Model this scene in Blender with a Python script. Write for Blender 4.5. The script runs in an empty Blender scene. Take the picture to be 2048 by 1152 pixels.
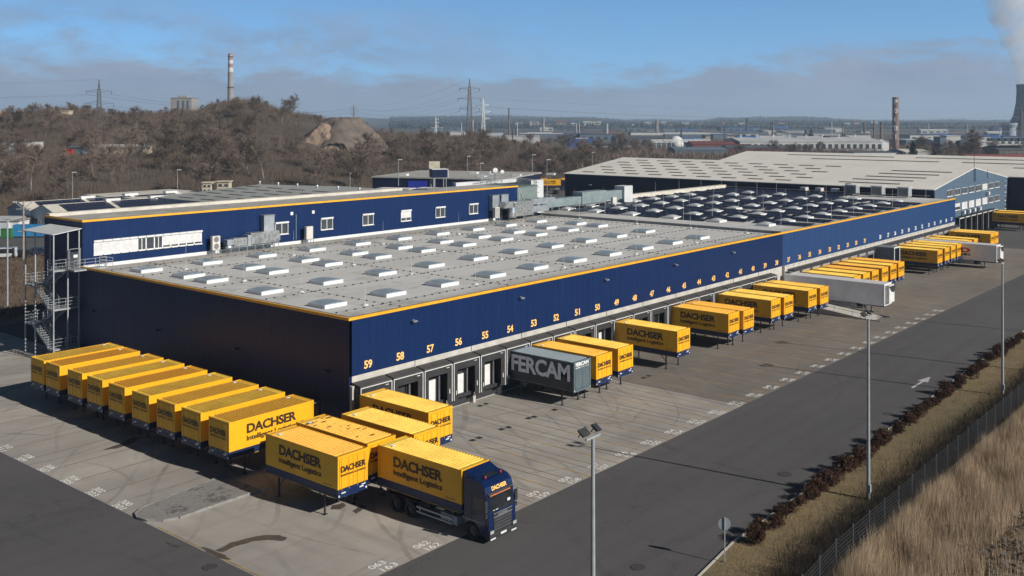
import bpy, bmesh, math, random
import numpy as np
from mathutils import Vector, Matrix

random.seed(7); RNG = np.random.default_rng(7)
SC = bpy.context.scene
COL = SC.collection
R = math.radians

# ------------------------------------------------------------------ camera
F, VY, YA = 2008.54, 237.42, 0.69901            # focal (px of 2048), horizon row, heading
CX, CY, CZ = -51.967, -60.356, 25.239
FW = np.array([math.cos(YA), math.sin(YA)]); RT = np.array([math.sin(YA), -math.cos(YA)])
cam = bpy.data.cameras.new('camera'); co = bpy.data.objects.new('camera', cam); COL.objects.link(co)
co.location = (CX, CY, CZ); co.rotation_euler = (R(90), 0, YA - R(90))
cam.sensor_width = 36; cam.lens = 36 * F / 2048; cam.shift_y = -(576 - VY) / 2048
cam.clip_start = 1; cam.clip_end = 30000
SC.camera = co
SC.cycles.volume_bounces = 2
SC.render.resolution_x = 1024; SC.render.resolution_y = 576

# ------------------------------------------------------------------ exposure, world, sun
SC.view_settings.view_transform = 'Standard'; SC.view_settings.look = 'None'
SC.view_settings.exposure = 0.2; SC.view_settings.gamma = 1
SUN_AZ, SUN_EL = R(278.5), R(29.5)
sd = Vector((math.cos(SUN_AZ) * math.cos(SUN_EL), math.sin(SUN_AZ) * math.cos(SUN_EL), math.sin(SUN_EL)))
sun = bpy.data.lights.new('sun', 'SUN'); sun.energy = 5.0; sun.angle = R(0.5); sun.color = (1, 0.94, 0.85)
so = bpy.data.objects.new('sun', sun); COL.objects.link(so); so.location = (0, 0, 80)
so.rotation_euler = (-sd).to_track_quat('-Z', 'Y').to_euler()
W = bpy.data.worlds.new('World'); SC.world = W; W.use_nodes = True


class NT:
    """tiny node helper"""
    def __init__(s, tree): s.t = tree; s.n = tree.nodes; s.l = tree.links
    def node(s, typ, **kw):
        n = s.n.new(typ)
        for k, v in kw.items():
            if k in ('ins',): continue
            setattr(n, k, v)
        return n
    def link(s, a, b): s.l.new(a, b)
    def math(s, op, a, b=None, c=None, clamp=False):
        n = s.n.new('ShaderNodeMath'); n.operation = op; n.use_clamp = clamp
        for i, x in enumerate((a, b, c)):
            if x is None: continue
            if isinstance(x, (int, float)): n.inputs[i].default_value = x
            else: s.l.new(x, n.inputs[i])
        return n.outputs[0]
    def ramp(s, fac, pts, interp='LINEAR'):
        n = s.n.new('ShaderNodeValToRGB'); n.color_ramp.interpolation = interp
        el = n.color_ramp.elements
        while len(el) < len(pts): el.new(0.5)
        for e, (p, c) in zip(el, pts):
            e.position = p; e.color = (c[0], c[1], c[2], 1) if isinstance(c, (tuple, list)) else (c, c, c, 1)
        s.l.new(fac, n.inputs[0]); return n.outputs[0]
    def mix(s, fac, a, b, mode='MIX'):
        n = s.n.new('ShaderNodeMix'); n.data_type = 'RGBA'; n.blend_type = mode
        for sock, x in ((n.inputs[0], fac), (n.inputs[6], a), (n.inputs[7], b)):
            if isinstance(x, (int, float)): sock.default_value = x
            elif isinstance(x, (tuple, list)): sock.default_value = (x[0], x[1], x[2], 1)
            else: s.l.new(x, sock)
        return n.outputs[2]
    def noise(s, vec, scale, detail=4, rough=.55, dist=0, out=0):
        n = s.n.new('ShaderNodeTexNoise'); n.inputs['Scale'].default_value = scale
        n.inputs['Detail'].default_value = detail; n.inputs['Roughness'].default_value = rough
        n.inputs['Distortion'].default_value = dist
        if vec is not None: s.l.new(vec, n.inputs['Vector'])
        return n.outputs[out]
    def mapping(s, vec, scale=(1, 1, 1), loc=(0, 0, 0), rot=(0, 0, 0)):
        n = s.n.new('ShaderNodeMapping'); s.l.new(vec, n.inputs[0])
        n.inputs['Scale'].default_value = scale; n.inputs['Location'].default_value = loc; n.inputs['Rotation'].default_value = rot
        return n.outputs[0]


def build_world():
    t = NT(W.node_tree); t.n.clear()
    out = t.node('ShaderNodeOutputWorld'); bg = t.node('ShaderNodeBackground'); t.link(bg.outputs[0], out.inputs[0])
    tc = t.node('ShaderNodeTexCoord'); d = tc.outputs['Generated']
    sky = t.node('ShaderNodeTexSky'); sky.sky_type = 'NISHITA'; sky.sun_disc = False
    sky.sun_elevation = SUN_EL; sky.sun_rotation = math.atan2(math.cos(SUN_AZ), math.sin(SUN_AZ))
    sky.altitude = 300; sky.air_density = 1.0; sky.dust_density = 0.6; sky.ozone_density = 1.6
    # the low band of sky is read a little higher up, where it is a clearer blue
    lift = t.mapping(d, (1, 1, 1.9), (0, 0, 0.13)); t.link(lift, sky.inputs[0])
    sep = t.node('ShaderNodeSeparateXYZ'); t.link(d, sep.inputs[0]); z = sep.outputs[2]
    hn = t.noise(t.mapping(d, (1, 1, 2.4), (.35, .1, 0)), 4.6, 7, .66, .5)
    hn2 = t.noise(t.mapping(d, (1, 1, 4)), 16, 6, .6, .5)
    # a fog bank lying on the horizon, with a ragged top and a thin torn veil higher up
    edge = t.math('ADD', t.math('MULTIPLY', hn, .125), t.math('MULTIPLY', hn2, .05))
    topz = t.math('SUBTRACT', edge, 0.026)
    bank = t.math('DIVIDE', t.math('SUBTRACT', topz, z), 0.020, clamp=True)
    bank = t.math('SMOOTH_MIN', bank, 1.0, .2)
    # westward (left) the bank is taller and thinner
    wd = t.node('ShaderNodeVectorMath', operation='DOT_PRODUCT'); t.link(d, wd.inputs[0])
    wd.inputs[1].default_value = (-RT[0], -RT[1], 0)
    left = t.math('MULTIPLY', t.math('ADD', wd.outputs['Value'], .12), 3.0, clamp=True)
    veiln = t.noise(t.mapping(d, (1, 1, 2.6), (3, 1, 0)), 8, 7, .68, .4)
    veil = t.math('MULTIPLY', t.ramp(veiln, [(.40, 0), (.60, 1)]), t.math('MULTIPLY', t.math('DIVIDE', t.math('SUBTRACT', .125, z), .05, clamp=True), left))
    cl = t.math('MAXIMUM', t.math('MULTIPLY', bank, .96), t.math('MULTIPLY', veil, .80))
    shade = t.noise(t.mapping(d, (1, 1, 3)), 10, 7, .68, .4)
    ccol = t.mix(t.ramp(shade, [(.3, 0), (.7, 1)]), (2.5, 3.05, 4.5), (4.7, 5.35, 6.9))
    low = t.math('SUBTRACT', 1.0, t.math('DIVIDE', z, .03, clamp=True))
    ccol = t.mix(t.math('MULTIPLY', low, .5), ccol, (4.2, 4.8, 6.2))
    gl = t.math('ADD', .30, t.math('MULTIPLY', t.math('DIVIDE', t.math('SUBTRACT', .20, z), .07, clamp=True), 2.05))
    skyc = t.mix(1.0, sky.outputs[0], (.60, .97, 1.12), 'MULTIPLY')
    sv = t.node('ShaderNodeVectorMath', operation='SCALE'); t.link(skyc, sv.inputs[0]); t.link(gl, sv.inputs['Scale']); skyc = sv.outputs[0]
    t.link(t.mix(cl, skyc, ccol), bg.inputs[0])
    bg.inputs[1].default_value = 0.065


build_world()

# ------------------------------------------------------------------ helpers: points
def ray(u, v): return np.array([*(FW + RT * (u - 1024) / F), -(v - VY) / F])
CAM = np.array([CX, CY, CZ])
def gz(u, v, z=0.0):
    d = ray(u, v); return CAM + d * ((z - CZ) / d[2])
def at(u, v, w): return CAM + ray(u, v) * w
def sm(t):
    t = np.clip(t, 0, 1); return t * t * (3 - 2 * t)

# ------------------------------------------------------------------ helpers: meshes
class MB:
    def __init__(s): s.v = []; s.f = []; s.m = []
    def add(s, vs, fs, m=0):
        o = len(s.v); s.v.extend([tuple(map(float, p)) for p in vs]); s.f.extend([tuple(i + o for i in f) for f in fs]); s.m.extend([m] * len(fs)); return s
    def box(s, x0, y0, z0, x1, y1, z1, m=0):
        if x0 > x1: x0, x1 = x1, x0
        if y0 > y1: y0, y1 = y1, y0
        if z0 > z1: z0, z1 = z1, z0
        v = [(x0, y0, z0), (x1, y0, z0), (x1, y1, z0), (x0, y1, z0), (x0, y0, z1), (x1, y0, z1), (x1, y1, z1), (x0, y1, z1)]
        return s.add(v, [(0, 3, 2, 1), (4, 5, 6, 7), (0, 1, 5, 4), (1, 2, 6, 5), (2, 3, 7, 6), (3, 0, 4, 7)], m)
    def tube(s, a, b, r0, r1=None, n=6, m=0, cap=True):
        a = Vector(a); b = Vector(b); r1 = r0 if r1 is None else r1
        d = (b - a).normalized(); q = d.orthogonal().normalized(); p = d.cross(q)
        vs = []
        for c, r in ((a, r0), (b, r1)):
            for i in range(n):
                t = 2 * math.pi * i / n + math.pi / n; vs.append(c + q * math.cos(t) * r + p * math.sin(t) * r)
        fs = [(i, (i + 1) % n, n + (i + 1) % n, n + i) for i in range(n)]
        if cap: fs += [tuple(range(n))[::-1], tuple(range(n, 2 * n))]
        return s.add(vs, fs, m)
    def prism(s, poly, axis, a0, a1, m=0):
        """poly: 2D points; axis 'x': (y,z) pts, 'y': (x,z), 'z': (x,y)"""
        def mk(p, a):
            return {'x': (a, p[0], p[1]), 'y': (p[0], a, p[1]), 'z': (p[0], p[1], a)}[axis]
        n = len(poly); vs = [mk(p, a0) for p in poly] + [mk(p, a1) for p in poly]
        fs = [(i, (i + 1) % n, n + (i + 1) % n, n + i) for i in range(n)] + [tuple(range(n))[::-1], tuple(range(n, 2 * n))]
        return s.add(vs, fs, m)
    def quad(s, a, b, c, d, m=0): return s.add([a, b, c, d], [(0, 1, 2, 3)], m)
    def lathe(s, prof, c=(0, 0, 0), n=16, m=0):
        vs = []; k = len(prof)
        for r, z in prof:
            for i in range(n):
                t = 2 * math.pi * i / n; vs.append((c[0] + r * math.cos(t), c[1] + r * math.sin(t), c[2] + z))
        fs = []
        for j in range(k - 1):
            for i in range(n):
                i2 = (i + 1) % n; fs.append((j * n + i, j * n + i2, (j + 1) * n + i2, (j + 1) * n + i))
        fs.append(tuple(range(n))[::-1]); fs.append(tuple(range((k - 1) * n, k * n)))
        return s.add(vs, fs, m)
    def build(s, name, mats, parent=None, smooth=False, bevel=0, recalc=True):
        me = bpy.data.meshes.new(name); me.from_pydata(s.v, [], s.f)
        if not isinstance(mats, (list, tuple)): mats = [mats]
        for mt in mats: me.materials.append(mt)
        if len(mats) > 1: me.polygons.foreach_set('material_index', s.m)
        if recalc:
            bm = bmesh.new(); bm.from_mesh(me); bmesh.ops.recalc_face_normals(bm, faces=bm.faces); bm.to_mesh(me); bm.free()
        if smooth: me.polygons.foreach_set('use_smooth', [True] * len(me.polygons))
        me.update()
        o = bpy.data.objects.new(name, me); COL.objects.link(o)
        if parent is not None: o.parent = parent
        if bevel:
            b = o.modifiers.new('bevel', 'BEVEL'); b.width = bevel; b.segments = 2; b.limit_method = 'ANGLE'; b.angle_limit = R(40)
        return o


def mesh_np(name, V, Fc, mat, parent=None, smooth=False):
    me = bpy.data.meshes.new(name); V = np.asarray(V, np.float32); Fc = np.asarray(Fc, np.int32)
    k = Fc.shape[1]; me.vertices.add(len(V)); me.vertices.foreach_set('co', V.ravel())
    me.loops.add(Fc.size); me.loops.foreach_set('vertex_index', Fc.ravel())
    me.polygons.add(len(Fc)); me.polygons.foreach_set('loop_start', np.arange(0, Fc.size, k, dtype=np.int32))
    me.polygons.foreach_set('loop_total', np.full(len(Fc), k, np.int32))
    if smooth: me.polygons.foreach_set('use_smooth', np.ones(len(Fc), bool))
    me.materials.append(mat); me.update(calc_edges=True)
    o = bpy.data.objects.new(name, me); COL.objects.link(o)
    if parent is not None: o.parent = parent
    return o


def tag(o, label=None, cat=None, group=None, kind=None):
    if label: o['label'] = label
    if cat: o['category'] = cat
    if group: o['group'] = group
    if kind: o['kind'] = kind
    return o
def thing(name, label, cat, loc=(0, 0, 0), rz=0, group=None):
    o = bpy.data.objects.new(name, None); COL.objects.link(o); o.location = loc; o.rotation_euler = (0, 0, rz)
    o.empty_display_size = .5
    return tag(o, label, cat, group)
def copy_tree(o, parent=None):
    c = o.copy(); COL.objects.link(c)
    if parent is not None: c.parent = parent
    for ch in list(o.children): copy_tree(ch, c)
    return c
def dup(o, label, loc, rz=0, group=None, scale=None):
    c = copy_tree(o); c.location = loc; c.rotation_euler = (0, 0, rz); c['label'] = label
    if group: c['group'] = group
    if scale is not None: c.scale = scale if isinstance(scale, (tuple, list)) else (scale,) * 3
    return c


def text(name, body, org, right, up, width, height, mat, parent=None, bold=.018, eps=.008, fix=None):
    """lettering laid flat on a face; org = lower left corner of the word"""
    cu = bpy.data.curves.new('t', 'FONT'); cu.body = body; cu.size = 1; cu.offset = bold; cu.resolution_u = 3
    cu.space_character = .96
    tmp = bpy.data.objects.new('t', cu); COL.objects.link(tmp)
    bpy.context.view_layer.update()
    me = bpy.data.meshes.new_from_object(tmp.evaluated_get(bpy.context.evaluated_depsgraph_get()))
    bpy.data.objects.remove(tmp); bpy.data.curves.remove(cu)
    P = np.array([v.co[:] for v in me.vertices]); mn = P.min(0); mx = P.max(0); sz = mx - mn
    right = np.array(right, float); up = np.array(up, float); nrm = np.cross(right, up)
    sx = (width / sz[0]) if width else height / sz[1]
    sy = height / sz[1]
    Q = np.array(org) + np.outer((P[:, 0] - mn[0]) * sx, right) + np.outer((P[:, 1] - mn[1]) * sy, up) + nrm * eps
    me.vertices.foreach_set('co', Q.astype(np.float32).ravel()); me.materials.clear(); me.materials.append(mat); me.update()
    me.name = name
    o = bpy.data.objects.new(name, me); COL.objects.link(o)
    if parent is not None: o.parent = parent
    return o

# ------------------------------------------------------------------ materials
MATS = {}
def mat(name, c, c2=None, scale=1.0, rough=.6, metal=0, detail=5, lo=.35, hi=.65, bump=0, bscale=None, spec=None, rnd=0, coords='Object', stretch=(1, 1, 1)):
    if name in MATS: return MATS[name]
    m = bpy.data.materials.new(name); m.use_nodes = True; t = NT(m.node_tree)
    b = t.n['Principled BSDF']; b.inputs['Roughness'].default_value = rough; b.inputs['Metallic'].default_value = metal
    if spec is not None: b.inputs['Specular IOR Level'].default_value = spec
    tc = t.node('ShaderNodeTexCoord'); v = tc.outputs[coords]
    if stretch != (1, 1, 1): v = t.mapping(v, stretch)
    c2 = c2 or tuple(x * .82 for x in c)
    f = t.ramp(t.noise(v, scale, detail), [(lo, 0), (hi, 1)])
    col = t.mix(f, c, c2)
    if rnd:
        oi = t.node('ShaderNodeObjectInfo')
        hs = t.node('ShaderNodeHueSaturation'); t.link(col, hs.inputs['Color'])
        t.link(t.math('ADD', t.math('MULTIPLY', oi.outputs['Random'], rnd * 2), 1 - rnd), hs.inputs['Value'])
        col = hs.outputs[0]
    t.link(col, b.inputs['Base Color'])
    if bump:
        bn = t.node('ShaderNodeBump'); bn.inputs['Strength'].default_value = bump; bn.inputs['Distance'].default_value = .02
        t.link(t.noise(v, bscale or scale * 6, 4), bn.inputs['Height']); t.link(bn.outputs[0], b.inputs['Normal'])
    m['t'] = 0; MATS[name] = m; return m


def cladding(name, c, c2, period=1.0, rib=.25, rough=.38, ribs=.25):
    """vertical sheet-metal cladding: seams, ribs, faint tone change per sheet; works on x and y faces"""
    if name in MATS: return MATS[name]
    m = bpy.data.materials.new(name); m.use_nodes = True; t = NT(m.node_tree); b = t.n['Principled BSDF']
    b.inputs['Roughness'].default_value = rough; b.inputs['Specular IOR Level'].default_value = .22
    tc = t.node('ShaderNodeTexCoord'); s = t.node('ShaderNodeSeparateXYZ'); t.link(tc.outputs['Object'], s.inputs[0])
    h = t.math('ADD', s.outputs[0], s.outputs[1])
    fl = t.math('FLOOR', t.math('DIVIDE', h, period)); fr = t.math('FRACT', t.math('DIVIDE', h, period))
    wn = t.node('ShaderNodeTexWhiteNoise', noise_dimensions='1D'); t.link(fl, wn.inputs['W'])
    seam = t.math('LESS_THAN', fr, .045)
    big = t.ramp(t.noise(t.mapping(tc.outputs['Object'], (.25, .25, .6)), .5, 5), [(.35, 0), (.7, 1)])
    streak = t.ramp(t.noise(t.mapping(tc.outputs['Object'], (2.2, 2.2, .12)), 1.5, 4), [(.5, 0), (.8, 1)])
    col = t.mix(t.math('MULTIPLY', wn.outputs[0], .35), c, c2)
    col = t.mix(t.math('MULTIPLY', big, .35), col, c2)
    col = t.mix(t.math('MULTIPLY', streak, .22), col, tuple(min(1, x * 2 + .01) for x in c))
    col = t.mix(t.math('MULTIPLY', seam, .55), col, tuple(x * .4 for x in c))
    t.link(col, b.inputs['Base Color'])
    w = t.math('SINE', t.math('MULTIPLY', h, 2 * math.pi / rib))
    bn = t.node('ShaderNodeBump'); bn.inputs['Strength'].default_value = ribs; bn.inputs['Distance'].default_value = .02
    t.link(w, bn.inputs['Height']); t.link(bn.outputs[0], b.inputs['Normal'])
    MATS[name] = m; return m


BLUE = cladding('blue_cladding', (.0040, .0200, .082), (.0034, .0165, .067), 1.0, .3)
BLUE2 = cladding('blue_cladding_weathered', (.015, .050, .150), (.012, .041, .125), .9, .45, .45, .8)
NAVY = cladding('navy_cladding', (.006, .012, .045), (.005, .01, .036), 1.2, .3)
STEELBLUE = cladding('steel_blue_cladding', (.085, .13, .185), (.07, .112, .165), 1.1, .4, .5)
GREYBLUE = cladding('grey_blue_render', (.22, .26, .33), (.18, .22, .28), 3, .5, .7, .1)
YTRIM = mat('yellow_trim', (.78, .40, .02), (.68, .33, .02), 1.5, .45)
CONC = mat('precast_concrete', (.50, .48, .44), (.38, .36, .33), .9, .85, bump=.2, bscale=8)
CONCD = mat('dark_concrete', (.26, .25, .24), (.18, .17, .17), 1.4, .9)
WHITE = mat('white_coated_metal', (.68, .68, .675), (.58, .58, .58), 2, .45)
WHITE2 = mat('white_trailer_panel', (.80, .81, .83), (.70, .71, .73), .7, .4)
CREAM = mat('cream_membrane', (.58, .55, .49), (.44, .41, .36), .6, .7)
GALV = mat('galvanised_steel', (.42, .45, .47), (.30, .33, .36), 1.4, .42, .55, bump=.15, bscale=6)
GALVM = mat('matt_galvanised_steel', (.36, .38, .39), (.28, .30, .32), 2, .6, .2)
FOIL = mat('foil_wrapped_duct', (.60, .60, .58), (.36, .37, .37), 2.5, .28, .75, lo=.4, hi=.6, bump=.9, bscale=3)
BLACKR = mat('black_rubber_and_bay_shade', (.018, .018, .02), (.03, .03, .032), 3, .8)
DARKM = mat('dark_metal', (.03, .032, .036), (.05, .05, .052), 3, .5, .3)
GLASS = mat('window_glass', (.03, .04, .05), (.055, .065, .075), .7, .08, 0, spec=.8)
GLASSD = mat('dark_glass', (.012, .014, .018), (.02, .024, .03), 2, .06, 0, spec=.8)
def yellow(name, a, b_, o_, rough, dirt):
    m = bpy.data.materials.new(name); m.use_nodes = True; t = NT(m.node_tree); p = t.n['Principled BSDF']; p.inputs['Roughness'].default_value = rough
    oi = t.node('ShaderNodeObjectInfo'); tc = t.node('ShaderNodeTexCoord'); v = t.node('ShaderNodeVectorMath', operation='ADD'); t.link(tc.outputs['Object'], v.inputs[0])
    cb = t.node('ShaderNodeCombineXYZ'); t.link(t.math('MULTIPLY', oi.outputs['Random'], 90), cb.inputs[0]); t.link(t.math('MULTIPLY', oi.outputs['Random'], 37), cb.inputs[1]); t.link(cb.outputs[0], v.inputs[1]); v = v.outputs[0]
    col = t.mix(t.ramp(t.noise(v, .6, 4), [(.35, 0), (.7, 1)]), a, b_)
    col = t.mix(t.ramp(oi.outputs['Random'], [(.55, 0), (.95, .75)]), col, o_)
    st = t.ramp(t.noise(t.mapping(v, (2.6, 2.6, .35)), 1.4, 5, .65), [(.52, 0), (.78, 1)]); col = t.mix(t.math('MULTIPLY', st, dirt), col, (.22, .13, .03))
    fl = t.ramp(t.noise(v, 5, 4, .7), [(.62, 0), (.70, 1)]); col = t.mix(t.math('MULTIPLY', fl, dirt * .8), col, (.12, .06, .02))
    t.link(col, p.inputs['Base Color']); MATS[name] = m; return m
YEL = yellow('yellow_paint', (.86, .44, .009), (.78, .385, .008), (.78, .36, .012), .45, .22)
YROOF = yellow('yellow_roof_paint', (.84, .57, .085), (.70, .43, .05), (.74, .33, .02), .55, .6)
NBLUE = mat('navy_frame_paint', (.007, .022, .085), (.006, .017, .06), 2, .4)
TRUCKB = mat('truck_blue_paint', (.005, .017, .075), (.004, .014, .06), 1, .18, .1, spec=.7)
LETTER = mat('black_lettering', (.030, .017, .010), (.042, .022, .012), 2, .5)
LETW = mat('white_lettering', (.75, .75, .75), (.68, .68, .68), 2, .5)
LETO = mat('orange_lettering', (.92, .56, .17), (.88, .50, .13), 2, .5)
LETGR = mat('grey_lettering', (.85, .85, .88), (.76, .76, .8), 2, .6)
LETRED = mat('red_lettering', (.45, .03, .04), (.4, .03, .04), 2, .5)
FERG = mat('dark_grey_tarpaulin', (.035, .040, .046), (.045, .05, .056), 1, .55)
FERE = mat('slate_paint', (.115, .15, .17), (.09, .125, .145), 1.2, .5)
FERR = mat('slate_roof_paint', (.20, .25, .28), (.16, .2, .23), 1.4, .55)
RUST = mat('rusty_steel', (.24, .11, .03), (.15, .06, .02), 5, .9)
BARK = mat('grey_brown_bark', (.12, .10, .082), (.08, .066, .055), 2, .9, rnd=.3)
BIRCH = mat('pale_bark', (.34, .31, .27), (.2, .18, .16), 3, .85)
TIRE = mat('tyre_rubber', (.02, .02, .021), (.03, .03, .03), 5, .85)
RIM = mat('steel_rim', (.14, .14, .15), (.09, .09, .1), 4, .5, .5)
HEADL = mat('headlight_glass', (.55, .57, .6), (.4, .42, .45), 10, .1, .3)
REDL = mat('red_lens', (.4, .03, .02), (.35, .02, .02), 4, .3)
INNER = mat('seal_inner_grey', (.10, .105, .115), (.07, .075, .085), 1.2, .8)
SEAL = mat('dock_seal_fabric', (.016, .016, .018), (.028, .028, .03), 1.5, .75, bump=.1)
HOOD = mat('dock_hood_sheet', (.062, .060, .058), (.045, .044, .044), 1.5, .7)
BRICK = mat('old_brick', (.17, .115, .09), (.11, .08, .068), .12, .9)
CONCF = mat('old_concrete', (.30, .29, .28), (.22, .21, .21), .08, .9)


def twig_mat(name, a, b, rnd=.35):
    m = bpy.data.materials.new(name); m.use_nodes = True; t = NT(m.node_tree); p = t.n['Principled BSDF']
    p.inputs['Roughness'].default_value = .9; p.inputs['Specular IOR Level'].default_value = .1
    oi = t.node('ShaderNodeObjectInfo'); tc = t.node('ShaderNodeTexCoord')
    col = t.mix(t.ramp(t.noise(tc.outputs['Object'], .5, 3), [(.3, 0), (.7, 1)]), a, b)
    hs = t.node('ShaderNodeHueSaturation'); t.link(col, hs.inputs['Color'])
    wn = t.node('ShaderNodeTexWhiteNoise', noise_dimensions='1D'); t.link(oi.outputs['Random'], wn.inputs['W'])
    t.link(t.math('ADD', t.math('MULTIPLY', oi.outputs['Random'], rnd * 2), 1 - rnd), hs.inputs['Value'])
    t.link(t.math('ADD', t.math('MULTIPLY', wn.outputs[0], .02), .49), hs.inputs['Hue'])
    t.link(hs.outputs[0], p.inputs['Base Color']); MATS[name] = m; return m
TWIG = twig_mat('bare_twigs', (.20, .15, .118), (.12, .094, .078))
TWIGR = twig_mat('russet_leaves', (.078, .038, .024), (.042, .026, .019), .3)
BRUSH = twig_mat('dry_brushwood', (.17, .125, .095), (.095, .074, .06))
EVER = twig_mat('evergreen_needles', (.025, .045, .028), (.018, .032, .02))
STRAW = twig_mat('dry_reed_straw', (.74, .59, .40), (.46, .36, .24))
TUFT = twig_mat('winter_grass_blades', (.25, .175, .095), (.15, .115, .06))


def ground_mat(name, fn, rough=.9):
    m = bpy.data.materials.new(name); m.use_nodes = True; t = NT(m.node_tree); p = t.n['Principled BSDF']
    p.inputs['Roughness'].default_value = rough
    geo = t.node('ShaderNodeNewGeometry'); pos = geo.outputs['Position']
    col, h = fn(t, pos); t.link(col, p.inputs['Base Color'])
    if h is not None:
        bn = t.node('ShaderNodeBump'); bn.inputs['Strength'].default_value = .35; bn.inputs['Distance'].default_value = .02
        t.link(h, bn.inputs['Height']); t.link(bn.outputs[0], p.inputs['Normal'])
    return m


def arcs(t, pos, cx, cy, r, width, seed):
    """one set of curved tyre scuffs round a centre"""
    q = t.mapping(pos, (1, 1, 0), (-cx, -cy, 0))
    n = t.noise(t.mapping(pos, (.05, .05, 0), (seed, seed * 2, 0)), 1, 1)
    ln = t.node('ShaderNodeVectorMath', operation='LENGTH'); t.link(q, ln.inputs[0])
    d = t.math('ADD', ln.outputs['Value'], t.math('MULTIPLY', n, 7))
    fr = t.math('FRACT', t.math('DIVIDE', d, r))
    line = t.math('LESS_THAN', t.math('ABSOLUTE', t.math('SUBTRACT', fr, .5)), width)
    msk = t.ramp(t.noise(t.mapping(pos, (.1, .1, 0), (seed * 3, seed, 0)), 1, 3), [(.45, 0), (.62, 1)])
    soft = t.ramp(t.noise(t.mapping(pos, (1, 1, 0), (seed, 0, 0)), .8, 4), [(.3, .2), (.7, 1)])
    return t.math('MULTIPLY', t.math('MULTIPLY', line, msk), soft)


def fn_yard(t, pos, base=(.375, .348, .315), dark=(.215, .20, .185), seam=.2):
    big = t.ramp(t.noise(t.mapping(pos, (.07, .16, 0)), 1, 6, .6), [(.35, 0), (.66, 1)])
    col = t.mix(big, base, dark)
    med = t.ramp(t.noise(t.mapping(pos, (.5, .22, 0)), 1, 6, .65, .6), [(.4, 0), (.7, 1)])
    col = t.mix(t.math('MULTIPLY', med, .4), col, dark)
    fine = t.noise(pos, 9, 4)
    col = t.mix(t.math('MULTIPLY', fine, .3), col, tuple(x * 1.25 for x in base))
    # dark polished lanes where wheels run in and out of the bays
    s = t.node('ShaderNodeSeparateXYZ'); t.link(pos, s.inputs[0])
    ln = t.math('FRACT', t.math('DIVIDE', t.math('SUBTRACT', s.outputs[0], 2.3 - 1.75 - .2), 3.5135))
    lane = t.ramp(t.math('ABSOLUTE', t.math('SUBTRACT', ln, .5)), [(.12, 0), (.2, 1), (.3, 1), (.38, 0)])
    lanem = t.ramp(t.noise(t.mapping(pos, (.25, .1, 0), (8, 2, 0)), 1, 4), [(.4, 0), (.65, 1)])
    yb = t.math('LESS_THAN', s.outputs[1], -.5)
    col = t.mix(t.math('MULTIPLY', t.math('MULTIPLY', t.math('MULTIPLY', lane, lanem), yb), .45), col, dark)
    a = None
    for cx, cy, r, w, sd_ in ((6, -30, 5.3, .03, 1.3), (28, -34, 7.1, .022, 2.1), (-14, 26, 6.3, .025, 3.7), (-30, 8, 4.1, .035, 5.1), (50, -30, 6.7, .02, 6.6), (14, -2, 5.9, .02, 8.8)):
        x = arcs(t, pos, cx, cy, r, w, sd_); a = x if a is None else t.math('MAXIMUM', a, x)
    col = t.mix(t.math('MULTIPLY', a, .45), col, (.07, .066, .062))
    # slab joints
    for ax, off, per in ((0, .2, 3.5135 * 2), (1, .4, 6.2)):
        fr = t.math('FRACT', t.math('DIVIDE', t.math('ADD', s.outputs[ax], off + 700), per))
        j = t.math('LESS_THAN', fr, .012 if ax else .009)
        col = t.mix(t.math('MULTIPLY', j, seam), col, (.06, .055, .05))
    return col, fine


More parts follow.
